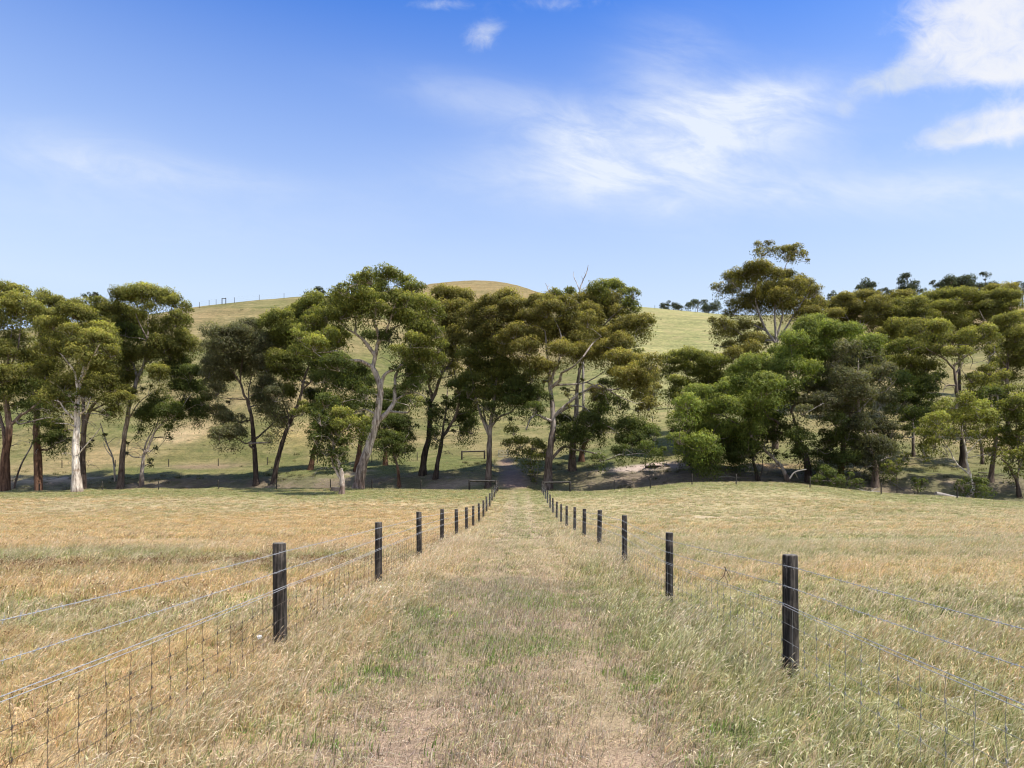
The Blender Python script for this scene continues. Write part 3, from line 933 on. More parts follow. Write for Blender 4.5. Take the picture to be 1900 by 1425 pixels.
def ribbon_blades(n, R, h, hs, w, lean, levels, cb, ct, rng, cj=0.2, droop=0.0, headp=0.0, headc=None, headw=2.6, headl=0.18):
    """n curved blades; base colour cb to tip colour ct"""
    a = rng.uniform(0, 2 * np.pi, n); r = R * np.sqrt(rng.uniform(0, 1, n))
    base = np.stack([r * np.cos(a), r * np.sin(a), np.full(n, -0.02)], 1)
    hh = h * (1 + hs * rng.uniform(-1, 1, n))
    la = rng.uniform(0, 2 * np.pi, n); lm = np.abs(rng.normal(0, 0.34, n))
    ld = np.stack([lm * np.cos(la) + lean, lm * np.sin(la) - 0.05, np.zeros(n)], 1)
    if lean < 0:          # fallen stalks lying on the ground
        fa = rng.uniform(0, 2 * np.pi, n)
        ld = np.stack([np.cos(fa), np.sin(fa), np.zeros(n)], 1) * (-lean)
        lm = np.full(n, 5.0)
    pa = rng.uniform(0, np.pi, n)
    wd = np.stack([np.cos(pa), np.sin(pa), np.zeros(n)], 1)
    t = np.linspace(0, 1, levels)
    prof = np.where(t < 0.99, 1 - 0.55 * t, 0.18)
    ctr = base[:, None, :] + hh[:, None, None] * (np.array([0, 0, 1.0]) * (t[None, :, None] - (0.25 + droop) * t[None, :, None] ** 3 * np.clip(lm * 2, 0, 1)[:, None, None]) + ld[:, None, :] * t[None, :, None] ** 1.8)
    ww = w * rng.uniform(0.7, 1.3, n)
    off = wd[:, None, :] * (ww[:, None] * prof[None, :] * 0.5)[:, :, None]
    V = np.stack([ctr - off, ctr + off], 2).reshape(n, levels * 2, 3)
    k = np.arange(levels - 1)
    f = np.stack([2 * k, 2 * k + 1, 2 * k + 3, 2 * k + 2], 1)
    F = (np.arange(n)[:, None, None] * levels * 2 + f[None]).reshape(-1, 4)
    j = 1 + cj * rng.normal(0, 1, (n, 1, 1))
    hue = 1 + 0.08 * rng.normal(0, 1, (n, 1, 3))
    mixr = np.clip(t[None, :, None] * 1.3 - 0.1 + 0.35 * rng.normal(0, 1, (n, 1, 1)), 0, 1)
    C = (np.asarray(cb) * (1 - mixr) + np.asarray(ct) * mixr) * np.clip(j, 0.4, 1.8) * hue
    C = np.repeat(C, 2, axis=1).reshape(-1, 3)
    V = V.reshape(-1, 3)
    if headp > 0:
        sel = np.nonzero(rng.uniform(0, 1, n) < headp)[0]
        if len(sel):
            tip = ctr[sel, -1]; d = ctr[sel, -1] - ctr[sel, -2]
            d /= np.maximum(np.linalg.norm(d, axis=1, keepdims=True), 1e-6)
            Lh = headl * hh[sel] * rng.uniform(0.7, 1.3, len(sel))
            p = [tip - d * 0.25 * Lh[:, None], tip + d * 0.3 * Lh[:, None] + wd[sel] * (w * headw * 0.5), tip + d * Lh[:, None] - np.array([0, 0, 0.25]) * Lh[:, None], tip + d * 0.3 * Lh[:, None] - wd[sel] * (w * headw * 0.5)]
            HV = np.stack(p, 1).reshape(-1, 3)
            HF = (np.arange(len(sel))[:, None] * 4 + np.arange(4)[None]) + len(V)
            HC = np.repeat(np.asarray(headc) * (1 + 0.2 * rng.normal(0, 1, (len(sel), 1))), 4, axis=0)
            V = np.concatenate([V, HV]); F = np.concatenate([F, HF]); C = np.concatenate([C, HC])
    return V, F, np.clip(C, 0.005, 0.9)


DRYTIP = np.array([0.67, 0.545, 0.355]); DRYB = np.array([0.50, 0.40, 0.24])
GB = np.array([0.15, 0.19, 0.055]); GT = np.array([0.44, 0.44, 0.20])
KINDS = {
    # name: list of layers (share, height, spread, width, lean, base colour, tip colour, droop, head share, head colour)
    'dry_grass': [(0.62, .40, .35, 1.0, .30, DRYB, DRYTIP, .15, .45, (0.70, 0.57, 0.40)), (0.2, .26, .4, 1.1, .15, GB * 1.1, (0.36, 0.33, 0.13), .1, 0, None), (0.18, .2, .5, 1.0, .25, (0.44, 0.34, 0.22), (0.56, 0.44, 0.3), .3, 0, None)],
    'golden_grass': [(0.72, .36, .35, 1.0, .34, (0.55, 0.385, 0.175), (0.76, 0.54, 0.29), .15, .4, (0.74, 0.52, 0.29)), (0.14, .24, .4, 1.1, .15, GB, (0.33, 0.30, 0.1), .1, 0, None), (0.14, .18, .5, 1.0, .25, (0.46, 0.32, 0.17), (0.6, 0.44, 0.25), .3, 0, None)],
    'green_grass': [(0.66, .34, .35, 1.25, .22, GB, GT, .2, .12, (0.42, 0.40, 0.22)), (0.2, .38, .3, 0.9, .3, (0.30, 0.27, 0.11), DRYTIP, .1, .4, (0.52, 0.46, 0.28)), (0.14, .16, .5, 1.2, .1, GB * 0.8, GB * 1.4, .3, 0, None)],
    'grass_litter': [(0.22, .05, .6, 1.4, -3.2, (0.44, 0.35, 0.26), (0.70, 0.59, 0.47), .9, 0, None), (0.14, .04, .6, 1.7, -2.2, (0.10, 0.075, 0.055), (0.2, 0.145, 0.105), .9, 0, None), (0.24, .085, .6, 1.3, .15, (0.36, 0.265, 0.19), (0.56, 0.44, 0.33), .5, 0, None), (0.2, .12, .5, 0.9, .25, (0.42, 0.33, 0.21), (0.64, 0.52, 0.37), .2, .15, (0.5, 0.42, 0.3)), (0.2, .075, .5, 1.2, .1, GB, GT * 0.9, .2, 0, None)],
    'low_green_herb': [(0.8, .075, .5, 1.9, .05, (0.15, 0.24, 0.045), (0.30, 0.42, 0.10), .5, 0, None), (0.2, .12, .5, 1.0, .2, (0.2, 0.22, 0.07), (0.4, 0.36, 0.18), .2, .1, (0.5, 0.42, 0.26))],
    'brown_seed_grass': [(0.45, .34, .3, 1.0, .2, (0.30, 0.22, 0.10), (0.30, 0.18, 0.09), .1, .9, (0.15, 0.075, 0.04)), (0.35, .28, .35, 1.1, .25, (0.32, 0.26, 0.11), DRYTIP * 0.9, .1, .1, (0.4, 0.3, 0.16)), (0.2, .2, .4, 1.2, .2, GB, GT, .2, 0, None)],
    'wild_oats': [(0.45, .40, .3, 1.1, .32, (0.20, 0.22, 0.08), (0.46, 0.42, 0.22), .25, .75, (0.70, 0.64, 0.50)), (0.55, .33, .35, 1.3, .2, GB * 1.05, GT * 1.1, .2, 0, None)],
    'hill_tussock': [(0.8, .42, .35, 1.3, .12, (0.045, 0.055, 0.022), (0.13, 0.13, 0.05), .2, 0, None), (0.2, .4, .3, 1.0, .2, (0.2, 0.16, 0.08), (0.36, 0.29, 0.17), .1, 0, None)],
}
#        count  radius  width  levels
LODS = [(22, 0.115, 0.0052, 4), (32, 0.20, 0.0085, 3), (40, 0.40, 0.020, 3)]
NVAR = 4
GRASS_LABEL = {
    'dry_grass': 'pale straw-coloured tall dry grass over the paddocks and lane edges',
    'golden_grass': 'golden orange dry grass in bands across the paddocks',
    'green_grass': 'olive green grass in patches of the paddocks and beside the right fence',
    'grass_litter': 'short trampled pinkish brown dead grass in the middle of the lane',
    'low_green_herb': 'bright green low herbs in small patches along the lane',
    'brown_seed_grass': 'grass with dark red-brown seed heads in the left paddock',
    'hill_tussock': 'dark rushy tussocks dotted over the hill and creek banks',
    'wild_oats': 'whitish drooping wild oat heads among green grass at the right fence',
}


def tuft_collection(kind, seed):
    coll = bpy.data.collections.new(kind + '_tufts')
    k = 0
    for li, (cnt, R, w, lev) in enumerate(LODS):
        for v in range(NVAR):
            rng = np.random.default_rng(seed * 100 + li * 10 + v)
            Vs, Fs, Cs, n0 = [], [], [], 0
            short = kind in ('grass_litter', 'low_green_herb')
            for (sh, h, hs, wm, lean, cb, ct, dr, hp, hc) in KINDS[kind]:
                n = max(2, int(round(cnt * sh * (1.5 if short else 1.0))))
                V, F, C = ribbon_blades(n, R * (1.15 if short else 1), h, hs, w * wm * (0.85 if short and li == 0 else 1), lean, lev if not short else max(2, lev - 1), cb, ct, rng, 0.38, dr, hp, hc, 2.4 if li < 2 else 1.6, 0.2 if kind != 'wild_oats' else 0.13)
                Vs.append(V); Fs.append(F + n0); Cs.append(C); n0 += len(V)
            me = bpy.data.meshes.new('tuft')
            V = np.concatenate(Vs).astype(np.float32); F = np.concatenate(Fs).astype(np.int32); C = np.concatenate(Cs)
            me.vertices.add(len(V)); me.vertices.foreach_set('co', V.ravel())
            me.loops.add(F.size); me.loops.foreach_set('vertex_index', F.ravel())
            me.polygons.add(len(F)); me.polygons.foreach_set('loop_start', np.arange(0, F.size, 4, dtype=np.int32))
            me.update(calc_edges=True)
            a = me.color_attributes.new('Col', 'FLOAT_COLOR', 'POINT')
            c4 = np.ones((len(V), 4), np.float32); c4[:, :3] = C
            a.data.foreach_set('color', c4.ravel())
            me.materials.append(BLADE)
            ob = bpy.data.objects.new('tuft_%03d' % k, me)
            coll.objects.link(ob)
            k += 1
    return coll


def scatter(name, coll, pts, rot, scl, idx):
    me = bpy.data.meshes.new(name)
    me.vertices.add(len(pts)); me.vertices.foreach_set('co', np.asarray(pts, np.float32).ravel())
    for nm, ty, dat, key in (('rot', 'FLOAT_VECTOR', rot, 'vector'), ('scl', 'FLOAT_VECTOR', scl, 'vector'), ('idx', 'INT', idx, 'value')):
        at = me.attributes.new(nm, ty, 'POINT')
        at.data.foreach_set(key, np.asarray(dat, np.int32 if ty == 'INT' else np.float32).ravel())
    me.materials.append(BLADE)
    o = bpy.data.objects.new(name, me)
    COL.objects.link(o)
    ng = bpy.data.node_groups.new(name + '_scatter', 'GeometryNodeTree')
    ng.interface.new_socket('Geometry', in_out='INPUT', socket_type='NodeSocketGeometry')
    ng.interface.new_socket('Geometry', in_out='OUTPUT', socket_type='NodeSocketGeometry')
    N = ng.nodes; L = ng.links
    gi = N.new('NodeGroupInput'); go = N.new('NodeGroupOutput')
    ci = N.new('GeometryNodeCollectionInfo')
    ci.inputs['Collection'].default_value = coll
    ci.inputs['Separate Children'].default_value = True
    ci.inputs['Reset Children'].default_value = True
    ip = N.new('GeometryNodeInstanceOnPoints')
    ip.inputs['Pick Instance'].default_value = True

    def attr(nm, ty):
        q = N.new('GeometryNodeInputNamedAttribute'); q.data_type = ty
        q.inputs['Name'].default_value = nm
        return q.outputs['Attribute']
    L.new(gi.outputs[0], ip.inputs['Points'])
    L.new(ci.outputs[0], ip.inputs['Instance'])
    L.new(attr('idx', 'INT'), ip.inputs['Instance Index'])
    L.new(attr('rot', 'FLOAT_VECTOR'), ip.inputs['Rotation'])
    L.new(attr('scl', 'FLOAT_VECTOR'), ip.inputs['Scale'])
    L.new(ip.outputs[0], go.inputs[0])
    md = o.modifiers.new('scatter', 'NODES'); md.node_group = ng
    return o


def build_grass():
    rings = [(1.6, 9.0, 95, 0), (9.0, 26.0, 34, 1), (26.0, 62.0, 9.0, 2), (62.0, 84.0, 6.0, 2), (84.0, 112.0, 4.5, 2), (112.0, 150.0, 2.0, 2)]
    X, Y, Lo = [], [], []
    for (y0, y1, den, lod) in rings:
        area = 0.93 * (y1 * y1 - y0 * y0) + 5 * (y1 - y0)
        n = int(area * den)
        # density even over the wedge the lane looks into
        u = RNG.uniform(0, 1, n * 3)
        y = np.sqrt(y0 * y0 + u * (y1 * y1 - y0 * y0))
        x = RNG.uniform(-1, 1, n * 3) * (0.93 * y + 2.5)
        keep = RNG.uniform(0, 1, n * 3) < (0.93 * y + 2.5) / (0.93 * y1 + 2.5) * (0.93 * y1) / (0.93 * y)
        x = x[keep][:n]; y = y[keep][:n]
        X.append(x); Y.append(y); Lo.append(np.full(len(x), lod))
    x = np.concatenate(X); y = np.concatenate(Y); lod = np.concatenate(Lo)
    # the worn middle of the lane carries a closer, shorter sward
    n = int(12.4 * 4.6 * 90)
    y = np.concatenate([y, RNG.uniform(1.6, 14, n)]); x = np.concatenate([x, RNG.normal(-0.2, 1.15, n).clip(-2.5, 2.4)])
    lod = np.concatenate([lod, np.where(y[-n:] < 9, 0, 1)])
    W, h, bare = cover(x, y)
    W[-n:] *= np.array([0.12, 0.06, 0.45, 1.5, 1.6, 0, 0]); W[-n:] /= W[-n:].sum(1, keepdims=True)
    edge = np.interp(np.clip(x / np.maximum(y, 30) * FPX + VPX, -700, 2700), _CP, _CD)
    beyond = y > edge + 1
    W[beyond] *= np.array([0.6, 0.2, 1.6, 0, 0, 0.25, 0.1]); W[beyond] /= W[beyond].sum(1, keepdims=True)
    cum = np.cumsum(W, 1)
    t = (RNG.uniform(0, 1, len(x))[:, None] > cum).sum(1).clip(0, 6)
    keep = RNG.uniform(0, 1, len(x)) > bare * 0.68
    gul = beyond & (y < edge + 17)
    keep &= ~(gul & (RNG.uniform(0, 1, len(x)) < 0.15))
    for (bx, by, rx, ry, c, s) in BARE_BLOBS:
        keep &= ~(RNG.uniform(0, 1, len(x)) < np.clip(B(x, y, bx, by, rx, ry) * 1.6, 0, 1) * s)
    x, y, lod, t, h = x[keep], y[keep], lod[keep], t[keep], h[keep]
    beyond = beyond[keep]
    z = H(x, y)
    sc = h * RNG.uniform(0.7, 1.35, len(x)) * 1.0
    sc[np.isin(t, (3, 4))] = (RNG.uniform(0.6, 1.4, len(x)) * np.clip(h * 0.5 + 0.75, 0.8, 1.3))[np.isin(t, (3, 4))]
    sc[beyond] *= 0.55
    hor = np.clip(0.55 + 0.5 * sc, 0.75, 1.25)
    # tussocks: loose drifts on the hill and along the gully
    n = 2080
    tu = RNG.uniform(-0.85, 0.85, n); ty = np.concatenate([RNG.uniform(90, 112, 1000), 108 + 130 * RNG.uniform(0, 1, n - 1000) ** 1.3])
    tx = tu * ty
    kp = fbm(tx / 11, ty / 9, 91, 3) > np.where(ty < 112, 0.45, 0.545)
    kp |= (np.abs(tu * FPX + VPX - 1250) < 45) & (np.abs(ty - 190) < 12)
    pe = np.interp(np.clip(tu * FPX + VPX, -700, 2700), _CP, _CD)
    kp &= (ty > pe + 3) & ~((np.abs(tu * FPX + VPX - 950) < 30) & (ty < 125))
    tx, ty = tx[kp], ty[kp]
    nt = len(tx)
    x = np.concatenate([x, tx]); y = np.concatenate([y, ty]); z = np.concatenate([z, H(tx, ty)]); t = np.concatenate([t, np.full(nt, 7)]); lod = np.concatenate([lod, np.full(nt, 2)])
    sc = np.concatenate([sc, np.where(ty < 112, RNG.uniform(0.5, 1.2, nt), RNG.uniform(0.6, 1.7, nt))]); hor = np.concatenate([hor, RNG.uniform(0.7, 1.6, nt)])
    for k, kind in enumerate(KINDS):
        m = t == k
        if not m.any(): continue
        coll = tuft_collection(kind, k + 1)
        nn = m.sum()
        rot = np.stack([RNG.normal(0, .06, nn), RNG.normal(0.05, .07, nn), RNG.normal(0, 0.75, nn)], 1)
        scl = np.stack([hor[m], hor[m], sc[m]], 1)
        idx = lod[m] * NVAR + RNG.integers(0, NVAR, nn)
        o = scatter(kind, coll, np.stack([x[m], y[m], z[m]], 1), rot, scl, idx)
        tag(o, GRASS_LABEL[kind], 'grass', kind='stuff')


build_grass()
# ------------------------------------------------------------------ trees
Z1 = (0, 480, 2.969); Z2 = (340, 480, 2.969); Z3 = (560, 480, 2.969); Z4 = (880, 480, 2.969); Z5 = (1200, 430, 2.69); Z6 = (1500, 480, 2.969)
PAL = {   # inner leaf, outer leaf, yellow tips with the sunlit highlight painted in
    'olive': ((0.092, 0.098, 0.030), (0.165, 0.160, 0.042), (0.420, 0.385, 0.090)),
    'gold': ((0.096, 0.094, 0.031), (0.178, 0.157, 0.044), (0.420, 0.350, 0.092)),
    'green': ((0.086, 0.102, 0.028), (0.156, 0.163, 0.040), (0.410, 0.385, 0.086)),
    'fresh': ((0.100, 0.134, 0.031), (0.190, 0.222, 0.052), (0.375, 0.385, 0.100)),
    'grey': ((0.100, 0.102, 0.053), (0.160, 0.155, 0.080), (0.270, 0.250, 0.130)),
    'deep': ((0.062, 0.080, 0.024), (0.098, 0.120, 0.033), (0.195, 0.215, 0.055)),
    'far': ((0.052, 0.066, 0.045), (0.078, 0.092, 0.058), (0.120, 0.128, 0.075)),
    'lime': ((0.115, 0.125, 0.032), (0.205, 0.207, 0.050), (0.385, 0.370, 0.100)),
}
BK = {   # rough foot, upper bark, share of the height that is rough, limbs
    'white': ((0.22, 0.16, 0.12), (0.62, 0.57, 0.50), 0.03, (0.40, 0.36, 0.32)),
    'pale': ((0.20, 0.15, 0.125), (0.47, 0.41, 0.36), 0.12, (0.40, 0.36, 0.32)),
    'grey': ((0.15, 0.115, 0.095), (0.33, 0.29, 0.26), 0.30, (0.34, 0.31, 0.285)),
    'dark': ((0.060, 0.045, 0.037), (0.17, 0.135, 0.11), 0.45, (0.24, 0.21, 0.19)),
    'red': ((0.125, 0.070, 0.045), (0.20, 0.145, 0.115), 0.4, (0.26, 0.23, 0.21)),
    'bone': ((0.42, 0.38, 0.34), (0.48, 0.44, 0.40), 0.05, (0.46, 0.42, 0.39)),
}


def crown_mesh(name, clumps, pal, rng, parent, ls=1.0, dens=1.0, org=None):
    """clumps: (centre, radii, shade) -> small leaves over lumpy domes with gaps and hanging sprays beneath, as one mesh; returns points for the twigs"""
    Ps, Ns, Cs = [], [], []
    spray = []
    inn, outc, tip = [np.array(c) for c in PAL[pal]]
    la = 0.0165 * ls * ls
    for (c, r, fl) in clumps:
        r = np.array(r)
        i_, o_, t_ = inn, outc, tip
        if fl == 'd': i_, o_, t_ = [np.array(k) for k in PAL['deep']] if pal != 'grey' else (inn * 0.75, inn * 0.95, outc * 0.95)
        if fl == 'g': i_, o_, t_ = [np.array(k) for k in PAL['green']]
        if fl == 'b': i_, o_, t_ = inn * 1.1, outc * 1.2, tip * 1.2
        cj = 1 + 0.10 * rng.normal()
        area = 2 * math.pi * r[0] * (r[0] + r[2]) / 2
        nb = int(np.clip(round(area / (2.8 * ls * ls)), 3, 10))
        d_ = rng.normal(0, 1, (nb, 3)); d_[:, 2] = np.abs(d_[:, 2]) * 1.1 - 0.35; d_ /= np.linalg.norm(d_, axis=1, keepdims=True)
        subs = [(c + d_[k] * r * rng.uniform(0.45, 0.72), np.array([1, 1, 0.92]) * r[:2].mean() * 0.47 * rng.uniform(0.7, 1.3), 0) for k in range(nb)] + [(c, r, 1)]
        for (c2, r2, layer) in subs:
            ar = 2 * math.pi * r2[0] * (r2[0] + r2[2]) / 2
            if layer == 0:
                n = max(24, int(dens * 0.92 * ar / la))
                v = rng.normal(0, 1, (n, 3)); v[:, 2] = np.abs(v[:, 2]) - 0.6 * rng.uniform(0, 1, n)
            else:
                n = max(10, int(dens * 0.42 * ar / la))
                v = rng.normal(0, 1, (n, 3)); v[:, 2] = -np.abs(v[:, 2]) * 0.8 + 0.3
            v /= np.linalg.norm(v, axis=1, keepdims=True)
            lump = np.zeros(n); hole = np.zeros(n)
            for f_, a_ in ((3.0, 0.10), (5.5, 0.10), (9.0, 0.07)):
                k = rng.normal(0, 1, (3, 3)) * f_ * 0.6; ph = rng.uniform(0, 6.28, 3)
                q = np.sin(v @ k.T + ph).sum(1) / 1.7
                lump += a_ * q; hole += q * (0.5 if f_ > 4 else 0.25)
            if layer == 0:
                q = (1 + lump) * (0.62 + 0.40 * rng.uniform(0, 1, n) ** 0.6 + 0.14 * np.clip(rng.normal(0, 1, n), -0.5, 2.2) * (v[:, 2] < 0.75))
                p = c2 + v * r2 * q[:, None]
                keep = rng.uniform(0, 1, n) > np.clip(0.9 * (hole - 0.22), 0.02, 0.9) + 0.25 * (v[:, 2] < -0.1)
            else:
                q = rng.uniform(0.25, 1.0, n)
                p = c2 + v * r2 * q[:, None] + np.array([0, 0, -0.6 * r2[2]]) * rng.uniform(0, 2.0, n)[:, None]
                keep = hole > -0.05
            p = p[keep]; v = v[keep]; lump = lump[keep]; n = len(p)
            if not n: continue
            w = rng.uniform(0, 1, n)
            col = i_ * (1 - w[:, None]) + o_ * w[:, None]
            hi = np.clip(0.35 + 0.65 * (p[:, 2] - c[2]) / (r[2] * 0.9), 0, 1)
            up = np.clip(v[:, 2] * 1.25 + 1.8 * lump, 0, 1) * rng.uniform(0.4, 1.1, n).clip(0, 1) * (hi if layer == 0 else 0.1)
            col = col * (1 - 0.85 * up[:, None]) + t_ * 0.85 * up[:, None]  # sunlit highlight painted into the leaf colour on the dome tops
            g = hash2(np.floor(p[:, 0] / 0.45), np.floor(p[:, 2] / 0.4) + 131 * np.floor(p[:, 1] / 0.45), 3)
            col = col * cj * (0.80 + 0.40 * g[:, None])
            Ps.append(p); Ns.append(v); Cs.append(col)
            if layer == 0: spray.append(p[rng.permutation(n)[:4]])
        q = np.concatenate(spray[-nb:]); del spray[-nb:]; spray.append(q)
    p = np.concatenate(Ps); v = np.concatenate(Ns); colr = np.concatenate(Cs)
    N = len(p)
    nn = 0.85 * v + np.array([0, 0, 0.15]) + 0.45 * rng.normal(0, 1, (N, 3))
    nn /= np.linalg.norm(nn, axis=1, keepdims=True)
    ax = rng.normal(0, 1, (N, 3)) * 0.6 + np.array([0.15, 0, -0.8])
    ax -= nn * (ax * nn).sum(1, keepdims=True); ax /= np.maximum(np.linalg.norm(ax, axis=1, keepdims=True), 1e-6)
    bx = np.cross(nn, ax)
    L = 0.150 * ls * rng.uniform(0.65, 1.4, N); Wd = 0.055 * ls * rng.uniform(0.8, 1.3, N)
    V = np.stack([p - ax * L[:, None], p + bx * Wd[:, None], p + ax * L[:, None], p - bx * Wd[:, None]], 1).reshape(-1, 3)
    F = np.arange(N * 4).reshape(-1, 4)
    C = colr * (1 + 0.16 * rng.normal(0, 1, (N, 1))) * (1 + 0.05 * rng.normal(0, 1, (N, 3)))
    C = np.repeat(np.clip(C, 0.008, 0.6), 4, axis=0)
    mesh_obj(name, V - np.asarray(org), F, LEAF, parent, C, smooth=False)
    LEAVES[0] += N
    return spray


LEAVES = [0]
TREE_N = [0]


def tree(zoom, label, trunks, clumps, pal='olive', bark='grey', d=None, cat='tree', name='gum_tree', group=None, ls=1.0, dens=1.0, wide=None, foot=True, twigs=True, grow=1.0):
    """trunks: list of (points in a zoomed photo view, radius at start, radius at end); the first starts at the ground"""
    TREE_N[0] += 1
    rng = np.random.default_rng(1000 + TREE_N[0] * 13)
    ox, oy, s = zoom
    P = lambda q: (ox + q[0] / s, oy + q[1] / s)
    bx, by = P(trunks[0][0][0])
    if d is None: d = hit(bx, by, 60)
    X0 = (bx - VPX) / FPX * d
    zg = hz(X0, d)
    org = np.array([X0, d, zg])
    root = empty(name, org)
    tag(root, label, cat, group)
    foot_c, up_c, share, limb_c = [np.array(c) if not isinstance(c, float) else c for c in BK[bark]]
    r_first = trunks[0][1]
    allz = [px2w(*P(q), d)[2] for q in trunks[0][0]]
    hgt = max(max(allz) - zg, 2.0)
    acc = Acc()
    skel, skr = [], []
    for k, (pts, r0, r1) in enumerate(trunks):
        end_dd = 0.0 if k == 0 else rng.normal(0, 0.09) * hgt
        W = []
        for i, q in enumerate(pts):
            t = i / max(len(pts) - 1, 1)
            w = px2w(*P(q), d + end_dd * t + (q[2] if len(q) > 2 else 0))
            W.append(w)
        W = np.array(W)
        if k == 0 and foot:
            W[0] = (X0, d, zg - 0.25)
            if W[1][2] < zg + 0.4: W[1][2] = zg + 0.4
        elif len(skel):
            # grow from the nearest point of what is there already
            S_ = np.concatenate(skel); j = np.argmin(np.linalg.norm((S_ - W[0])[:, [0, 2]], axis=1))
            W[0] = S_[j]
        C = spline(W, 5)
        n = len(C)
        wob = rng.normal(0, 1, (n, 3)); wob = (wob + np.roll(wob, 1, 0) + np.roll(wob, -1, 0)) / 3
        tt = np.linspace(0, 1, n)
        C = C + wob * np.minimum(0.10, r0 * 0.35) * np.sin(np.pi * np.clip(tt, 0, 1))[:, None]
        R = r0 + (r1 - r0) * tt ** 0.85
        if k == 0 and foot:
            hgt_above = C[:, 2] - zg
            R = R * (1 + 0.36 * np.exp(-np.clip(hgt_above, 0, None) / (1.6 * r0 + 0.15)))
        R = R * (1 + 0.06 * rng.normal(0, 1, n))
        rel = np.clip((C[:, 2] - zg) / hgt, 0, 1)
        m = sstep(rel + 0.05 * rng.normal(0, 1, n), share - 0.08, share + 0.12)[:, None]
        col = foot_c * (1 - m) + up_c * m
        if k > 0: col = col * (1 - 0.65 * tt[:, None]) + limb_c * 0.65 * tt[:, None]
        acc.tube(C, np.maximum(R, 0.012), 9 if r0 > 0.2 else 6, col)
        skel.append(C); skr.append(R)
    WC = []
    xs = [c[0] for c in clumps]
    half = (max(xs) - min(xs)) / s / FPX * d / 2 if clumps else 0
    for c in clumps:
        px, py = P(c)
        fl = c[4] if len(c) > 4 else ''
        dd = c[5] if len(c) > 5 else float(np.clip(rng.normal(0, 0.33 * half + 0.5), -0.75 * half - 0.8, 0.75 * half + 0.8)) - (0.25 * half if fl == 'b' else 0)
        f = d / FPX / s
        rx = c[2] * f * 1.10 * grow; rz = max(c[3] * f * 1.45, c[2] * f * (0.72 if c[3] * 2.5 > c[2] else 0.5)) * grow
        WC.append((px2w(px, py, d + dd) - np.array([0, 0, max(0.0, rz - c[3] * f * 0.92)]), (rx, rx * rng.uniform(0.85, 1.1), rz), fl))
    if WC and r_first >= 0.3 and foot:
        # thin bare and half-leafed twigs hanging in the lower frame
        SP0 = np.concatenate(skel)
        zz = (SP0[:, 2] - zg) / hgt
        cand = SP0[(zz > 0.22) & (zz < 0.72)]
        if len(cand):
            for _ in range(int(rng.integers(9, 15))):
                p0 = cand[rng.integers(len(cand))]
                th = rng.uniform(0, 6.28); Lt = rng.uniform(1.2, 4.2)
                dr = np.array([math.cos(th), math.sin(th) * 0.8, rng.uniform(-0.35, 0.55)])
                p1 = p0 + dr * Lt * 0.5 + np.array([0, 0, 0.12 * Lt]); p2 = p0 + dr * Lt + np.array([0, 0, -0.16 * Lt])
                C = spline([p0, p1, p2], 4)
                C[1:] += rng.normal(0, 0.05, (len(C) - 1, 3)) * Lt * 0.5
                acc.tube(C, np.linspace(0.045, 0.012, len(C)), 4, limb_c * rng.uniform(0.45, 1.2), cap=False)
                for q in (3, 5, 6, 7):
                    e_ = C[q] + rng.normal(0, 1, 3) * np.array([.5, .4, .35]) * Lt * 0.3 + np.array([0, 0, -0.1 * Lt])
                    acc.tube([C[q], (C[q] + e_) / 2 + rng.normal(0, .06, 3), e_], [0.022, 0.015, 0.009], 3, limb_c * rng.uniform(0.45, 1.2), cap=False)
                if rng.uniform() < 0.5 and p2[2] > zg + 0.36 * hgt:
                    rr = rng.uniform(0.35, 0.75)
                    WC.append((p2 + np.array([0, 0, 0.1]), (rr, rr, rr * 0.8), 'd' if rng.uniform() < 0.4 else ''))
    if WC:
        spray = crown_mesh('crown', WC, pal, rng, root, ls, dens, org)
        # boughs: join clumps to the frame, nearest first
        todo = list(range(len(WC)))
        SP = np.concatenate(skel); SR = np.concatenate(skr)
        tgt = np.array([c - np.array([0, 0, 0.35 * r[2]]) for (c, r, f) in WC])
        lowest = SP[:, 2].min()
        while todo:
            best = None
            T_ = tgt[todo]
            D = np.linalg.norm(T_[:, None, :] - SP[None], axis=2) + 0.8 * np.clip(SP[None, :, 2] - T_[:, None, 2], 0, None) + 0.6 * np.exp(-(SP[None, :, 2] - zg) / 2.0)
            a, b = np.unravel_index(np.argmin(D), D.shape)
            i = todo.pop(a)
            S0, r_ = SP[b], SR[b]; T0 = tgt[i]
            L = np.linalg.norm(T0 - S0)
            if L > 0.05:
                side = rng.normal(0, 0.11, 3) * L
                m1 = S0 + (T0 - S0) * 0.35 + side + np.array([0, 0, 0.05 * L]); m2 = S0 + (T0 - S0) * 0.72 + side * 0.6 * rng.uniform(-1, 1) + np.array([0, 0, 0.06 * L])
                C = spline([S0, m1, m2, T0], 3)
                ra = min(max(0.6 * r_, 0.04), 0.045 + 0.026 * L); rb = max(0.018, 0.35 * ra)
                R = np.linspace(ra, rb, len(C))
                tone = limb_c * rng.uniform(0.7, 1.3)
                acc.tube(C, R, 5, tone)
                SP = np.vstack([SP, C[2:]]); SR = np.concatenate([SR, R[2:]])
            if twigs:
                p = spray[i]
                for q in p[:13]:
                    mid = T0 + (q - T0) * 0.55 + rng.normal(0, 0.10, 3) * np.linalg.norm(q - T0)
                    acc.tube([T0, mid, q], [0.032 * ls, 0.022 * ls, 0.012 * ls], 3, limb_c * rng.uniform(0.6, 1.25), cap=False)
    acc.build('trunk', BARK, root, offset=org)
    return root


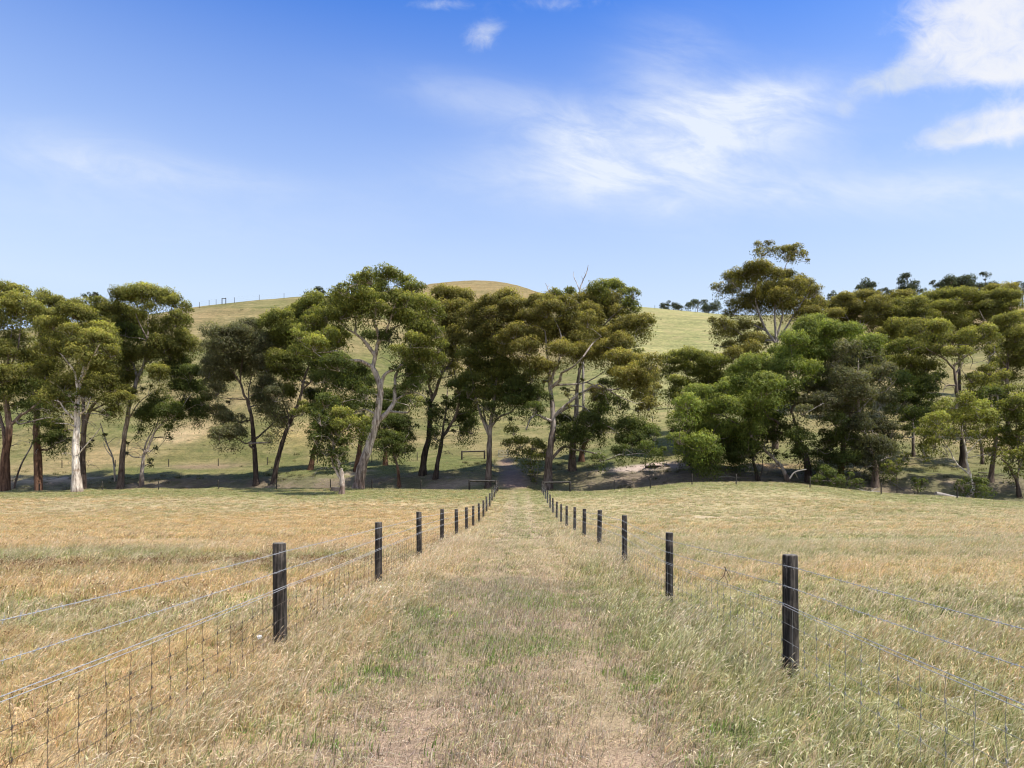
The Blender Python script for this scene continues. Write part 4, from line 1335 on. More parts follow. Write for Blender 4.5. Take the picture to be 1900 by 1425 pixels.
# ---- left group
tree(Z1, 'big dark gum with forked reddish trunk cut by the left photo edge',
     [([(22, 1280), (36, 1050), (50, 920), (32, 760), (45, 600), (60, 430)], .62, .12), ([(50, 930), (110, 870), (180, 820), (240, 760)], .26, .08), ([(25, 1050), (5, 900), (-40, 700)], .32, .1), ([(32, 760), (0, 640), (-30, 480)], .2, .06), ([(45, 620), (95, 500), (115, 330)], .18, .05)],
     [(30, 150, 70, 40), (-40, 140, 70, 45), (95, 180, 70, 40), (20, 215, 60, 40), (110, 250, 110, 50, 'b'), (60, 290, 70, 40), (20, 330, 60, 55), (-60, 300, 80, 80), (-40, 480, 100, 90), (60, 480, 80, 60), (100, 420, 60, 50), (10, 620, 90, 65), (130, 600, 60, 30, 'b'), (70, 700, 80, 60, 'd'), (-30, 780, 80, 80), (180, 690, 70, 55, 'd'), (130, 520, 70, 50)], 'olive', 'red')
tree(Z1, 'thin leaning pale sapling stem between the first two dark trunks at far left',
     [([(75, 1265), (110, 1150), (180, 1020), (230, 900), (280, 840), (340, 790)], .17, .05), ([(230, 900), (250, 800), (235, 740)], .08, .03)],
     [(340, 780, 60, 40), (250, 730, 60, 45), (280, 820, 40, 30)], 'olive', 'grey', name='gum_sapling')
tree(Z1, 'dark straight gum with a low leafy side bough, second trunk from the left edge',
     [([(215, 1200), (205, 1050), (202, 900), (212, 760), (240, 600), (270, 480), (285, 330)], .62, .1), ([(215, 1050), (260, 1052), (300, 1030), (320, 1000)], .16, .05), ([(205, 880), (170, 760), (160, 640)], .2, .05)],
     [(270, 215, 90, 40), (330, 240, 70, 40), (270, 330, 90, 50), (200, 300, 70, 40), (250, 560, 90, 70), (200, 790, 80, 55, 'd'), (190, 640, 80, 55), (300, 430, 70, 50), (310, 920, 85, 55, 'd'), (345, 960, 55, 45, 'd'), (280, 990, 70, 40, 'd')], 'olive', 'red', d=104)
tree(Z1, 'white smooth-barked gum with a straight bare trunk at left',
     [([(425, 1285), (420, 1100), (425, 900), (430, 760), (450, 650), (465, 590), (490, 480)], .52, .1), ([(432, 740), (410, 620), (370, 565), (330, 520)], .18, .05), ([(440, 690), (500, 560), (550, 470)], .18, .05), ([(425, 890), (375, 850), (330, 795), (300, 780)], .2, .06), ([(455, 640), (470, 500), (430, 380)], .16, .05), ([(432, 1090), (480, 1020), (540, 950), (560, 920)], .1, .03), ([(430, 880), (475, 830), (500, 760)], .14, .05)],
     [(520, 390, 105, 45, 'b'), (605, 430, 60, 55, 'b'), (540, 440, 100, 40, 'b'), (400, 290, 90, 45), (290, 350, 80, 38, 'b'), (430, 300, 80, 40), (270, 480, 90, 55), (380, 490, 90, 55), (480, 545, 100, 60), (250, 610, 90, 55), (350, 680, 90, 60), (300, 760, 90, 55), (470, 740, 60, 45), (610, 500, 60, 45), (390, 400, 70, 45)], 'olive', 'white')
tree(Z1, 'dark rough gum right behind the white trunk, bough reaching right',
     [([(460, 1250), (452, 1100), (458, 1000), (472, 900), (500, 830), (560, 760), (620, 720)], .55, .1), ([(456, 990), (462, 850), (455, 700), (470, 560), (480, 320)], .35, .08), ([(490, 850), (580, 800), (650, 780)], .18, .05), ([(500, 830), (560, 845), (620, 835), (700, 850)], .12, .03)],
     [(620, 690, 90, 55), (560, 670, 80, 50), (660, 760, 70, 45), (600, 600, 80, 55), (620, 820, 55, 35), (490, 640, 80, 55), (440, 250, 80, 38), (500, 290, 70, 40), (540, 560, 70, 50), (700, 720, 50, 45)], 'olive', 'dark', d=103)
tree(Z1, 'tall gum with a wide open umbrella top, grey trunk leaning slightly right',
     [([(662, 1268), (672, 1120), (682, 1000), (712, 830), (762, 660), (800, 560), (812, 440), (815, 320)], .5, .09), ([(762, 660), (720, 560), (650, 490), (610, 380)], .2, .05), ([(795, 575), (860, 480), (900, 400), (930, 300)], .2, .05), ([(735, 770), (650, 690), (620, 600)], .18, .05), ([(800, 560), (900, 510), (980, 470)], .16, .05), ([(812, 440), (760, 340), (740, 260)], .14, .05), ([(700, 900), (760, 800), (860, 720)], .14, .04)],
     [(600, 250, 80, 55), (680, 195, 75, 38), (640, 300, 80, 55), (780, 185, 90, 40, 'b'), (860, 195, 60, 40), (920, 200, 70, 40), (980, 230, 65, 45), (1030, 285, 42, 42), (995, 300, 50, 38), (720, 300, 80, 40, 'b'), (800, 245, 50, 28), (960, 330, 70, 45), (880, 370, 70, 45), (690, 380, 80, 45, 'd'), (760, 420, 90, 45, 'd'), (900, 460, 90, 55), (1000, 430, 70, 45), (1045, 470, 60, 42), (650, 480, 90, 55), (700, 560, 80, 55), (830, 520, 90, 55), (930, 520, 70, 50), (700, 640, 80, 50), (880, 620, 70, 50), (610, 340, 60, 50), (560, 280, 55, 45)], 'olive', 'grey')
tree(Z1, 'slender dead pale stem leaning left beside the umbrella-topped gum',
     [([(635, 1225), (622, 1100), (592, 1020), (560, 930), (552, 905)], .17, .06), ([(600, 1040), (570, 990), (545, 960)], .07, .02), ([(590, 1015), (640, 985), (700, 985)], .05, .015), ([(622, 1110), (585, 1050), (570, 1010)], .09, .03)], [], 'olive', 'bone', name='dead_tree')
tree(Z1, 'small twin-forked gum with dark green drooping crown left of the first wide gap',
     [([(780, 1252), (785, 1110), (818, 1040), (850, 960), (900, 900)], .33, .1), ([(788, 1080), (800, 1030), (835, 960), (855, 900)], .2, .08), ([(850, 960), (880, 850), (870, 770)], .14, .04), ([(900, 900), (980, 850), (1040, 760)], .14, .04)],
     [(960, 600, 85, 55), (1050, 620, 70, 55), (1095, 690, 55, 55), (1010, 700, 90, 60), (1110, 760, 50, 50), (1060, 800, 75, 45), (1085, 850, 55, 38), (880, 760, 60, 45), (850, 830, 85, 45), (930, 820, 70, 50), (960, 860, 60, 36), (780, 860, 60, 45), (925, 920, 28, 30), (760, 930, 28, 30), (990, 550, 60, 35)], 'deep', 'pale')
# ---- centre left
tree(Z2, 'open grey-green gum standing alone right of the first wide gap',
     [([(402, 1243), (394, 1080), (382, 950), (372, 850), (347, 780), (325, 720), (318, 640), (330, 520)], .42, .08), ([(372, 850), (360, 740), (378, 640)], .16, .05), ([(320, 690), (270, 620), (215, 560)], .16, .05), ([(398, 1010), (440, 960), (500, 900), (560, 860)], .2, .06), ([(375, 890), (300, 905), (240, 935)], .12, .04), ([(345, 780), (250, 770), (180, 760)], .1, .03), ([(378, 640), (420, 540), (440, 480)], .1, .04)],
     [(200, 405, 90, 40), (290, 390, 90, 40), (370, 375, 80, 40), (150, 475, 70, 45), (230, 470, 90, 45), (330, 465, 90, 45), (430, 455, 85, 42, 'b'), (400, 520, 80, 45, 'b'), (180, 570, 80, 45), (280, 560, 80, 45), (385, 590, 80, 50), (460, 565, 70, 55), (140, 620, 50, 38), (200, 640, 80, 45), (430, 680, 80, 55, 'd'), (180, 715, 60, 40), (500, 730, 70, 55, 'd'), (440, 780, 70, 50, 'd'), (180, 825, 60, 36), (230, 875, 70, 45), (250, 950, 90, 45), (200, 960, 55, 38), (320, 870, 45, 36), (500, 830, 80, 55), (540, 880, 60, 55), (480, 985, 42, 28)], 'grey', 'dark')
tree(Z2, 'tall gum leaning right with a bare dark lower trunk, right of the lone grey-green gum',
     [([(497, 1238), (515, 1130), (545, 1020), (590, 900), (625, 820), (652, 740), (667, 650), (692, 590), (712, 540), (740, 430)], .42, .07), ([(655, 730), (700, 680), (735, 640), (770, 560)], .14, .05), ([(560, 980), (582, 880), (548, 780), (530, 700)], .16, .05), ([(690, 590), (660, 500), (620, 420)], .14, .05), ([(712, 540), (760, 450), (800, 380)], .12, .04)],
     [(560, 310, 80, 40), (640, 280, 90, 40), (720, 235, 80, 40), (500, 350, 80, 45), (600, 370, 90, 45), (760, 305, 70, 40, 'b'), (690, 355, 80, 40, 'b'), (655, 400, 90, 45, 'b'), (740, 420, 70, 40, 'b'), (570, 450, 90, 50), (500, 440, 80, 55), (640, 500, 90, 50), (720, 520, 80, 45), (560, 550, 90, 55), (480, 610, 70, 45), (600, 620, 80, 45), (550, 700, 60, 45), (650, 820, 50, 45), (600, 745, 55, 40)], 'green', 'dark')
tree(Z2, 'shaded dark gum on the far bank with a crown merging behind the biggest tree',
     [([(700, 1165), (715, 1080), (745, 970), (760, 860), (775, 740), (790, 690), (800, 560)], .45, .1), ([(775, 740), (800, 690), (815, 640)], .12, .04)],
     [(740, 750, 60, 45), (760, 880, 70, 55), (720, 820, 60, 45), (790, 620, 80, 55), (850, 560, 80, 50), (720, 930, 45, 45), (700, 740, 60, 45)], 'deep', 'red')
tree(Z2, 'short dark-leaved tree with a bent stripped trunk nearest in front of the gums',
     [([(872, 1298), (878, 1220), (862, 1130), (832, 1080), (820, 1000), (812, 900)], .30, .08), ([(845, 1240), (824, 1130), (812, 1040)], .18, .06), ([(825, 1030), (880, 950), (930, 910)], .1, .03)],
     [(780, 775, 80, 45), (870, 855, 80, 42, 'g'), (760, 870, 70, 50), (900, 895, 80, 45, 'g'), (960, 885, 70, 38, 'g'), (992, 930, 48, 42), (850, 930, 70, 48), (780, 960, 70, 50), (860, 985, 60, 48), (750, 830, 48, 38), (790, 1045, 60, 42), (860, 1055, 52, 38), (830, 1105, 38, 28), (882, 1105, 36, 28), (740, 990, 45, 45)], 'deep', 'pale')
tree(Z2, 'the biggest gum, broad domed crown and pale leaning trunk left of the lane',
     [([(962, 1268), (985, 1150), (1022, 1040), (1055, 930), (1076, 820), (1086, 720), (1060, 640), (1046, 590), (1065, 500), (1075, 430), (1050, 340), (1040, 260)], .66, .1),
      ([(1078, 900), (1130, 840), (1165, 770), (1165, 680), (1190, 600), (1240, 550), (1320, 515)], .34, .08), ([(1088, 720), (1110, 640), (1180, 600), (1220, 560), (1215, 480), (1260, 420)], .24, .06), ([(1046, 600), (980, 565), (910, 555), (860, 510), (790, 515), (730, 520)], .24, .06), ([(1055, 540), (1010, 470), (960, 420), (900, 380), (850, 340)], .26, .06), ([(1075, 470), (1120, 400), (1150, 300), (1180, 220)], .2, .05), ([(1120, 420), (1180, 370), (1250, 340)], .16, .05), ([(1070, 850), (1000, 830), (930, 855), (880, 820)], .14, .04), ([(1165, 780), (1220, 750), (1290, 740), (1330, 760)], .16, .04), ([(960, 420), (950, 320), (960, 230)], .16, .04), ([(1150, 330), (1220, 260), (1290, 240)], .14, .04)],
     [(960, 110, 60, 32), (1040, 95, 75, 32), (1130, 85, 80, 32), (1200, 118, 70, 36), (1260, 155, 70, 40), (880, 162, 60, 36), (990, 135, 70, 38), (1100, 140, 80, 38), (1300, 205, 60, 40), (830, 235, 80, 40), (900, 205, 80, 40, 'b'), (980, 185, 90, 40, 'b'), (1060, 200, 80, 38), (1140, 195, 80, 40), (1210, 185, 60, 40), (1230, 230, 70, 40), (1340, 240, 75, 45), (1385, 290, 58, 46), (1280, 270, 80, 40), (790, 305, 70, 42), (870, 290, 80, 42), (960, 270, 90, 42), (1060, 270, 80, 40), (690, 338, 70, 36), (740, 300, 60, 36), (1190, 285, 80, 36, 'b'), (1260, 305, 90, 40, 'b'), (1320, 355, 80, 45, 'b'), (1390, 390, 68, 45, 'b'), (640, 410, 60, 40, 'b'), (710, 395, 80, 40, 'b'), (790, 400, 80, 38, 'b'), (860, 420, 80, 42, 'b'), (640, 490, 70, 42), (720, 465, 80, 42, 'b'), (820, 470, 80, 42), (1060, 410, 70, 36, 'd'), (1140, 425, 70, 36, 'd'), (1250, 445, 80, 40), (1330, 445, 80, 45), (1405, 470, 58, 50), (1280, 520, 80, 42), (1385, 540, 60, 46), (780, 565, 80, 46, 'd'), (860, 565, 90, 50, 'd'), (940, 595, 80, 50, 'd'), (840, 635, 90, 50, 'd'), (920, 675, 90, 46, 'd'), (980, 695, 70, 42, 'd'), (770, 640, 70, 46, 'd'), (1010, 735, 58, 36, 'd'), (1230, 600, 80, 46, 'd'), (1300, 650, 80, 46, 'd'), (1240, 700, 70, 46, 'd'), (800, 785, 70, 36), (880, 775, 60, 36), (1270, 770, 48, 42), (1190, 500, 60, 38)], 'green', 'pale')
tree(Z2, 'dark upright gum directly behind the leaning pale trunk of the biggest gum',
     [([(955, 1168), (970, 1060), (985, 980), (992, 850), (1000, 700)], .5, .15)],
     [(960, 800, 70, 45), (1000, 880, 60, 50), (1010, 960, 48, 40), (1000, 640, 80, 50)], 'deep', 'red')
tree(Z2, 'small dark bushy gum on a thin splayed stem under the biggest tree',
     [([(1190, 1254), (1180, 1150), (1160, 1080), (1140, 1000)], .26, .07), ([(1172, 1110), (1200, 1040), (1230, 980)], .09, .03), ([(1160, 1080), (1090, 1050), (1050, 1070)], .06, .02)],
     [(1110, 880, 80, 52), (1190, 895, 80, 52), (1250, 900, 48, 46), (1200, 970, 80, 46), (1130, 975, 70, 46), (1080, 955, 60, 42), (1220, 1035, 60, 36), (1170, 1055, 58, 32), (1100, 1020, 48, 32)], 'deep', 'red')
tree(Z2, 'dark trunk on the far bank half hidden by the small bushy gum',
     [([(1115, 1138), (1112, 1060), (1110, 960), (1120, 820)], .42, .14)], [(1160, 810, 70, 48), (1090, 800, 70, 48), (1200, 760, 70, 48), (1130, 740, 70, 45)], 'deep', 'red')
# ---- centre
tree(Z3, 'gum with a swollen black base and forked pale top right of the biggest gum',
     [([(665, 1192), (675, 1090), (696, 1000), (706, 900), (710, 800), (740, 730), (770, 640), (785, 540), (800, 400)], .55, .1), ([(722, 770), (700, 690), (680, 610), (650, 540)], .26, .07), ([(770, 640), (830, 560), (850, 480)], .14, .04)],
     [(800, 180, 80, 36), (760, 215, 70, 40), (860, 205, 80, 40), (830, 255, 90, 45), (800, 325, 80, 46), (900, 250, 80, 45), (830, 425, 80, 50), (860, 515, 58, 52), (700, 630, 60, 42), (820, 585, 60, 46), (640, 575, 60, 46), (720, 550, 70, 45), (780, 495, 60, 45), (850, 360, 80, 45)], 'gold', 'dark')
tree(Z3, 'dark leaning gum with black-green hanging clumps between two pale-topped gums',
     [([(735, 1213), (750, 1120), (770, 1010), (800, 940), (850, 850), (870, 770), (852, 690), (840, 620)], .38, .08), ([(778, 1000), (785, 880), (800, 760), (806, 670)], .2, .05), ([(850, 850), (900, 780), (910, 700)], .12, .04)],
     [(710, 795, 48, 46), (740, 845, 58, 50), (722, 925, 38, 46), (870, 695, 70, 46), (910, 680, 58, 55), (880, 765, 70, 46), (930, 795, 58, 55), (900, 875, 70, 55), (938, 925, 48, 42), (870, 945, 48, 36), (800, 775, 48, 55), (955, 850, 34, 46), (740, 965, 38, 32)], 'deep', 'dark')
tree(Z3, 'vase-shaped grey gum just left of the lane end with a dense upright crown',
     [([(1025, 1258), (1033, 1100), (1034, 980), (1046, 870), (1060, 760), (1070, 650), (1060, 540), (1050, 400)], .47, .08), ([(1028, 970), (985, 860), (955, 760), (940, 660), (920, 580)], .24, .06), ([(1030, 960), (1002, 850), (1010, 700), (1000, 600)], .16, .05), ([(1042, 930), (1090, 870), (1150, 845), (1200, 790), (1230, 740)], .2, .05), ([(1060, 760), (1120, 680), (1170, 620)], .16, .05), ([(1068, 640), (1110, 500), (1140, 380)], .14, .05)],
     [(1000, 255, 90, 36), (940, 295, 80, 45), (1040, 218, 70, 32), (1110, 215, 90, 36), (1170, 245, 80, 45), (1060, 295, 90, 45), (1150, 315, 90, 45), (1220, 255, 58, 45), (960, 365, 90, 46), (1050, 385, 90, 46), (960, 450, 80, 46), (1000, 495, 90, 46, 'g'), (920, 520, 70, 46, 'g'), (1080, 475, 80, 46, 'g'), (990, 565, 90, 46, 'g'), (1080, 575, 90, 50, 'g'), (950, 635, 80, 52, 'g'), (1040, 645, 90, 50, 'g'), (1130, 640, 90, 50, 'g'), (1180, 700, 80, 52, 'd'), (1000, 725, 80, 48, 'g'), (1080, 735, 80, 46, 'g'), (915, 715, 48, 52, 'd'), (1150, 765, 80, 42, 'd'), (1020, 800, 58, 36, 'd'), (1130, 420, 80, 48)], 'gold', 'grey')
# ---- right of the lane
tree(Z4, 'great spreading gum right of the lane end with long pale twisting boughs',
     [([(405, 1268), (411, 1120), (426, 1000), (436, 900), (427, 780), (416, 700), (410, 620), (400, 520), (390, 400)], .62, .09),
      ([(440, 1130), (465, 1060), (500, 1035), (560, 1050), (650, 1070), (720, 1090)], .26, .06), ([(425, 900), (390, 880), (350, 860), (310, 880), (285, 945)], .22, .09), ([(440, 880), (500, 810), (570, 750), (640, 710), (690, 690)], .28, .09), ([(420, 720), (470, 670), (482, 630), (540, 600), (600, 540)], .26, .07), ([(418, 700), (440, 620), (470, 560), (480, 430), (440, 330)], .24, .05), ([(450, 700), (560, 690), (620, 680), (720, 620)], .17, .05), ([(455, 860), (540, 810), (600, 815)], .2, .09), ([(600, 815), (700, 900), (780, 950), (820, 1020)], .13, .04), ([(640, 710), (760, 720), (880, 690), (960, 650)], .16, .04), ([(410, 640), (350, 560), (290, 540)], .17, .04), ([(690, 690), (800, 760), (900, 800)], .12, .03), ([(600, 540), (660, 460), (700, 430)], .13, .04), ([(650, 1070), (700, 1110), (760, 1100), (840, 1060)], .1, .03), ([(620, 680), (700, 720), (740, 800)], .1, .03)],
     [(370, 225, 80, 40), (450, 215, 80, 40), (400, 275, 90, 40), (500, 245, 70, 40), (530, 295, 80, 40), (300, 325, 70, 40), (370, 345, 80, 40), (450, 355, 80, 40), (580, 335, 70, 45), (620, 330, 58, 45), (230, 395, 80, 40), (310, 415, 80, 40), (400, 425, 80, 40), (500, 385, 80, 40), (580, 425, 80, 40), (640, 405, 80, 40), (720, 415, 90, 45), (790, 455, 80, 45), (160, 435, 60, 36, 'b'), (200, 475, 70, 40), (290, 485, 80, 40), (480, 495, 80, 40), (560, 505, 80, 40), (650, 495, 80, 40), (720, 500, 90, 40), (800, 535, 80, 40, 'b'), (860, 565, 80, 40, 'b'), (920, 555, 58, 45), (970, 560, 68, 45), (330, 575, 90, 40, 'b'), (250, 575, 70, 40), (400, 585, 58, 36, 'b'), (850, 625, 80, 42, 'b'), (930, 635, 80, 45, 'b'), (1000, 630, 48, 55), (990, 705, 48, 52), (940, 725, 70, 52), (880, 680, 80, 40), (800, 615, 70, 40), (960, 790, 58, 46), (900, 815, 38, 32), (320, 645, 58, 36, 'd'), (260, 675, 68, 46, 'd'), (350, 735, 68, 46, 'd'), (270, 765, 80, 50, 'd'), (330, 815, 58, 42, 'd'), (740, 675, 58, 36, 'd'), (720, 765, 68, 42, 'd'), (800, 795, 58, 42, 'd'), (480, 885, 70, 40, 'd'), (540, 945, 80, 48, 'd'), (460, 955, 48, 36, 'd'), (640, 885, 80, 40, 'd'), (700, 925, 80, 45, 'd'), (600, 975, 58, 36, 'd'), (860, 905, 80, 40, 'd'), (930, 945, 80, 45, 'd'), (860, 985, 80, 45, 'd'), (990, 955, 48, 46, 'd'), (960, 1035, 58, 40, 'd'), (1020, 1050, 46, 36, 'd'), (820, 1045, 58, 36, 'd'), (700, 1090, 46, 30, 'd')], 'gold', 'grey')
tree(Z4, 'wispy yellow-green sapling at the edge of the dirt track by the strainer post',
     [([(345, 1246), (320, 1150), (310, 1090), (320, 1020)], .07, .03), ([(343, 1230), (352, 1150), (340, 1080)], .05, .02)],
     [(220, 935, 48, 36), (190, 995, 48, 36), (250, 1005, 58, 40), (320, 1015, 58, 36), (380, 1035, 48, 36), (290, 1065, 58, 36), (350, 1085, 48, 30), (240, 1055, 38, 28), (290, 1125, 36, 26), (330, 1170, 28, 26)], 'green', 'grey', name='gum_sapling', dens=0.7)
tree(Z4, 'thick-based grey gum behind the great spreading gum, crown topping the skyline',
     [([(540, 1168), (540, 1080), (547, 1000), (562, 850), (568, 700), (592, 560), (620, 420)], .6, .12), ([(592, 560), (650, 450), (700, 370), (712, 310)], .24, .05), ([(600, 530), (760, 420), (850, 390)], .2, .05), ([(700, 380), (780, 300), (840, 250)], .14, .04)],
     [(600, 235, 80, 40), (670, 205, 80, 40), (740, 235, 80, 40), (640, 285, 80, 40), (720, 295, 90, 40), (790, 285, 70, 40), (700, 150, 70, 32, 'g'), (760, 148, 70, 32, 'g'), (820, 185, 58, 40, 'g'), (880, 188, 44, 36, 'g'), (860, 245, 58, 40, 'g'), (890, 270, 38, 32, 'g'), (500, 180, 58, 24, 'g'), (450, 185, 38, 20, 'g'), (760, 365, 58, 32), (830, 365, 80, 40), (900, 345, 80, 40), (960, 335, 44, 40), (930, 385, 58, 32), (860, 415, 38, 20, 'g'), (880, 470, 28, 20, 'g'), (905, 510, 30, 22, 'g'), (660, 360, 60, 40)], 'gold', 'grey')
tree(Z4, 'dark-footed gum beside the thick grey trunk in the spreading gum shade',
     [([(590, 1118), (596, 1050), (640, 960), (672, 890), (690, 800)], .45, .12)], [(640, 860, 60, 42, 'd'), (700, 820, 60, 42, 'd'), (660, 740, 70, 45)], 'gold', 'red')
tree(Z4, 'bare dead branches poking above the crowns right of the knoll',
     [([(600, 900), (600, 560), (590, 300), (583, 175), (600, 120), (620, 70), (628, 35)], .22, .04), ([(583, 180), (562, 130), (547, 97), (549, 70)], .09, .025), ([(600, 120), (590, 95)], .04, .02), ([(612, 92), (606, 75)], .035, .015), ([(590, 330), (520, 250), (420, 185), (400, 150), (392, 136)], .12, .03), ([(405, 160), (415, 140)], .035, .015)], [], 'gold', 'bone', d=112, name='dead_tree')
tree(Z4, 'mid-slope olive gum with many small round clumps between the two main groups',
     [([(1285, 1068), (1278, 980), (1282, 850), (1287, 720), (1292, 620)], .4, .08), ([(1282, 870), (1180, 795), (1100, 822), (1000, 832)], .12, .03), ([(1285, 760), (1200, 690), (1150, 600)], .14, .04), ([(1288, 700), (1350, 620), (1370, 560)], .14, .04), ([(1200, 690), (1110, 660), (1080, 620)], .09, .03)],
     [(1060, 555, 58, 34), (1120, 535, 68, 34), (1190, 528, 68, 36), (1250, 535, 68, 40), (1310, 555, 78, 44), (1370, 555, 60, 44), (1080, 615, 58, 36), (1160, 590, 60, 34), (1110, 675, 58, 34), (1160, 685, 58, 38), (1080, 725, 58, 38), (1120, 765, 48, 32), (1230, 605, 68, 44), (1300, 615, 68, 44), (1280, 665, 58, 36), (1370, 635, 58, 44), (1400, 700, 50, 36)], 'green', 'dark')
tree(Z5, 'tallest gum on the right with a flat parasol top above its rounded lower tiers',
     [([(640, 1140), (642, 900), (642, 760), (646, 620), (642, 540), (640, 420), (640, 300)], .5, .1), ([(642, 560), (590, 480), (560, 400), (540, 330), (555, 220), (570, 140), (585, 85)], .22, .04), ([(645, 540), (670, 450), (682, 380), (665, 270), (690, 180), (720, 110)], .2, .04), ([(648, 560), (720, 440), (770, 360), (820, 290)], .2, .05), ([(600, 500), (500, 450), (420, 430)], .16, .04), ([(620, 545), (520, 540), (440, 490), (380, 470)], .16, .04), ([(642, 650), (560, 610), (480, 600)], .16, .04), ([(560, 400), (470, 300), (420, 250)], .14, .04)],
     [(560, 62, 38, 13), (600, 56, 34, 13), (625, 90, 40, 13), (545, 94, 34, 13), (582, 112, 30, 11), (680, 92, 50, 13), (740, 86, 50, 14), (700, 112, 40, 11), (772, 108, 40, 13), (730, 132, 36, 10), (803, 142, 16, 9), (480, 186, 66, 30), (560, 178, 66, 30), (420, 226, 56, 32), (510, 226, 66, 32), (620, 206, 66, 30), (362, 276, 42, 28), (690, 222, 56, 28), (440, 276, 66, 32), (560, 258, 56, 32), (740, 238, 56, 32), (800, 258, 56, 32), (838, 298, 52, 36), (640, 272, 76, 32), (720, 272, 76, 36), (590, 298, 66, 32), (520, 318, 66, 36), (660, 318, 76, 32), (780, 308, 76, 36), (460, 358, 66, 32), (560, 348, 76, 32), (660, 348, 76, 32), (740, 358, 76, 32), (848, 350, 56, 32), (430, 395, 46, 28), (342, 440, 38, 36), (390, 455, 56, 36), (352, 490, 46, 28), (480, 465, 56, 28), (550, 480, 46, 28), (430, 500, 56, 28), (520, 530, 66, 28), (590, 530, 46, 28), (420, 570, 56, 28), (500, 588, 76, 32), (430, 610, 56, 32), (560, 600, 38, 36), (345, 565, 14, 9), (800, 400, 66, 36), (870, 400, 46, 32)], 'gold', 'grey', d=114, grow=0.93, dens=0.85)
tree(Z5, 'fresh light-green spreading tree with low leaning boughs on the green bank at right',
     [([(808, 1246), (800, 1150), (772, 1080), (742, 1030), (680, 1010), (610, 1000), (550, 990)], .5, .12), ([(770, 1080), (700, 1000), (640, 940), (600, 920), (560, 820), (540, 720)], .26, .05), ([(760, 1055), (742, 960), (722, 900), (690, 870)], .24, .08), ([(722, 900), (745, 780), (765, 680), (800, 580)], .2, .05), ([(550, 990), (450, 960), (380, 920), (300, 900)], .16, .04), ([(722, 880), (820, 780), (850, 660)], .16, .04), ([(745, 780), (840, 640), (960, 540)], .14, .04)],
     [(780, 466, 66, 36), (850, 450, 66, 36), (900, 476, 56, 36), (720, 516, 66, 40), (800, 526, 76, 40), (880, 546, 76, 40), (960, 486, 76, 36), (1020, 498, 56, 36), (650, 596, 56, 44), (730, 586, 76, 40), (830, 596, 76, 40), (920, 596, 56, 44), (670, 666, 66, 40), (760, 656, 76, 40), (850, 676, 76, 40), (470, 666, 66, 36), (550, 646, 76, 36), (610, 686, 66, 40), (440, 716, 56, 36), (520, 726, 76, 40), (600, 756, 76, 40), (680, 736, 56, 44), (400, 766, 56, 36), (480, 796, 76, 40), (560, 826, 76, 40), (640, 836, 66, 44, 'd'), (280, 796, 76, 36, 'b'), (340, 816, 66, 36, 'b'), (200, 838, 56, 36, 'b'), (240, 866, 76, 40), (330, 876, 76, 40), (420, 856, 76, 40), (500, 886, 66, 40), (160, 898, 46, 36), (130, 958, 36, 32), (190, 978, 46, 36), (160, 1018, 46, 32), (260, 958, 56, 40), (330, 978, 66, 44), (280, 1038, 66, 40), (200, 1078, 46, 36), (400, 948, 56, 40), (400, 1048, 66, 44, 'd'), (340, 1108, 66, 36, 'd'), (430, 1118, 66, 40, 'd'), (260, 1118, 56, 32), (480, 1008, 56, 44, 'd'), (540, 1098, 36, 36, 'd'), (1100, 560, 76, 46), (1060, 540, 60, 40), (560, 900, 66, 44), (600, 1000, 60, 44, 'd'), (640, 920, 60, 44), (690, 810, 66, 44), (560, 750, 66, 40), (520, 970, 60, 40), (300, 950, 66, 44), (380, 1010, 60, 44, 'd'), (300, 1120, 60, 36), (480, 1080, 56, 40, 'd'), (850, 740, 60, 44), (720, 960, 50, 36, 'd')], 'fresh', 'dark', grow=1.12)
tree(Z5, 'pale mottled stem leaning steeply left beneath the light-green tree',
     [([(708, 1248), (682, 1190), (640, 1140), (580, 1080), (530, 1030), (490, 1000)], .3, .1), ([(580, 1080), (600, 1010), (585, 960)], .08, .03)], [(520, 955, 66, 44), (450, 995, 56, 36), (585, 950, 45, 34)], 'fresh', 'pale')
tree(Z5, 'thin dark stem left of the pale leaning stem under the light-green tree',
     [([(557, 1243), (540, 1170), (520, 1100), (500, 1040)], .27, .09), ([(575, 1240), (580, 1170), (570, 1110)], .1, .04)], [(500, 1060, 60, 40, 'd'), (450, 1080, 55, 38, 'd')], 'fresh', 'dark')
tree(Z5, 'dark stump-footed gum at the end of the pale eroded bank',
     [([(210, 1168), (222, 1120), (240, 1040), (260, 960)], .36, .1)], [(230, 1010, 60, 42), (270, 1080, 55, 38), (180, 1050, 45, 34)], 'fresh', 'dark')
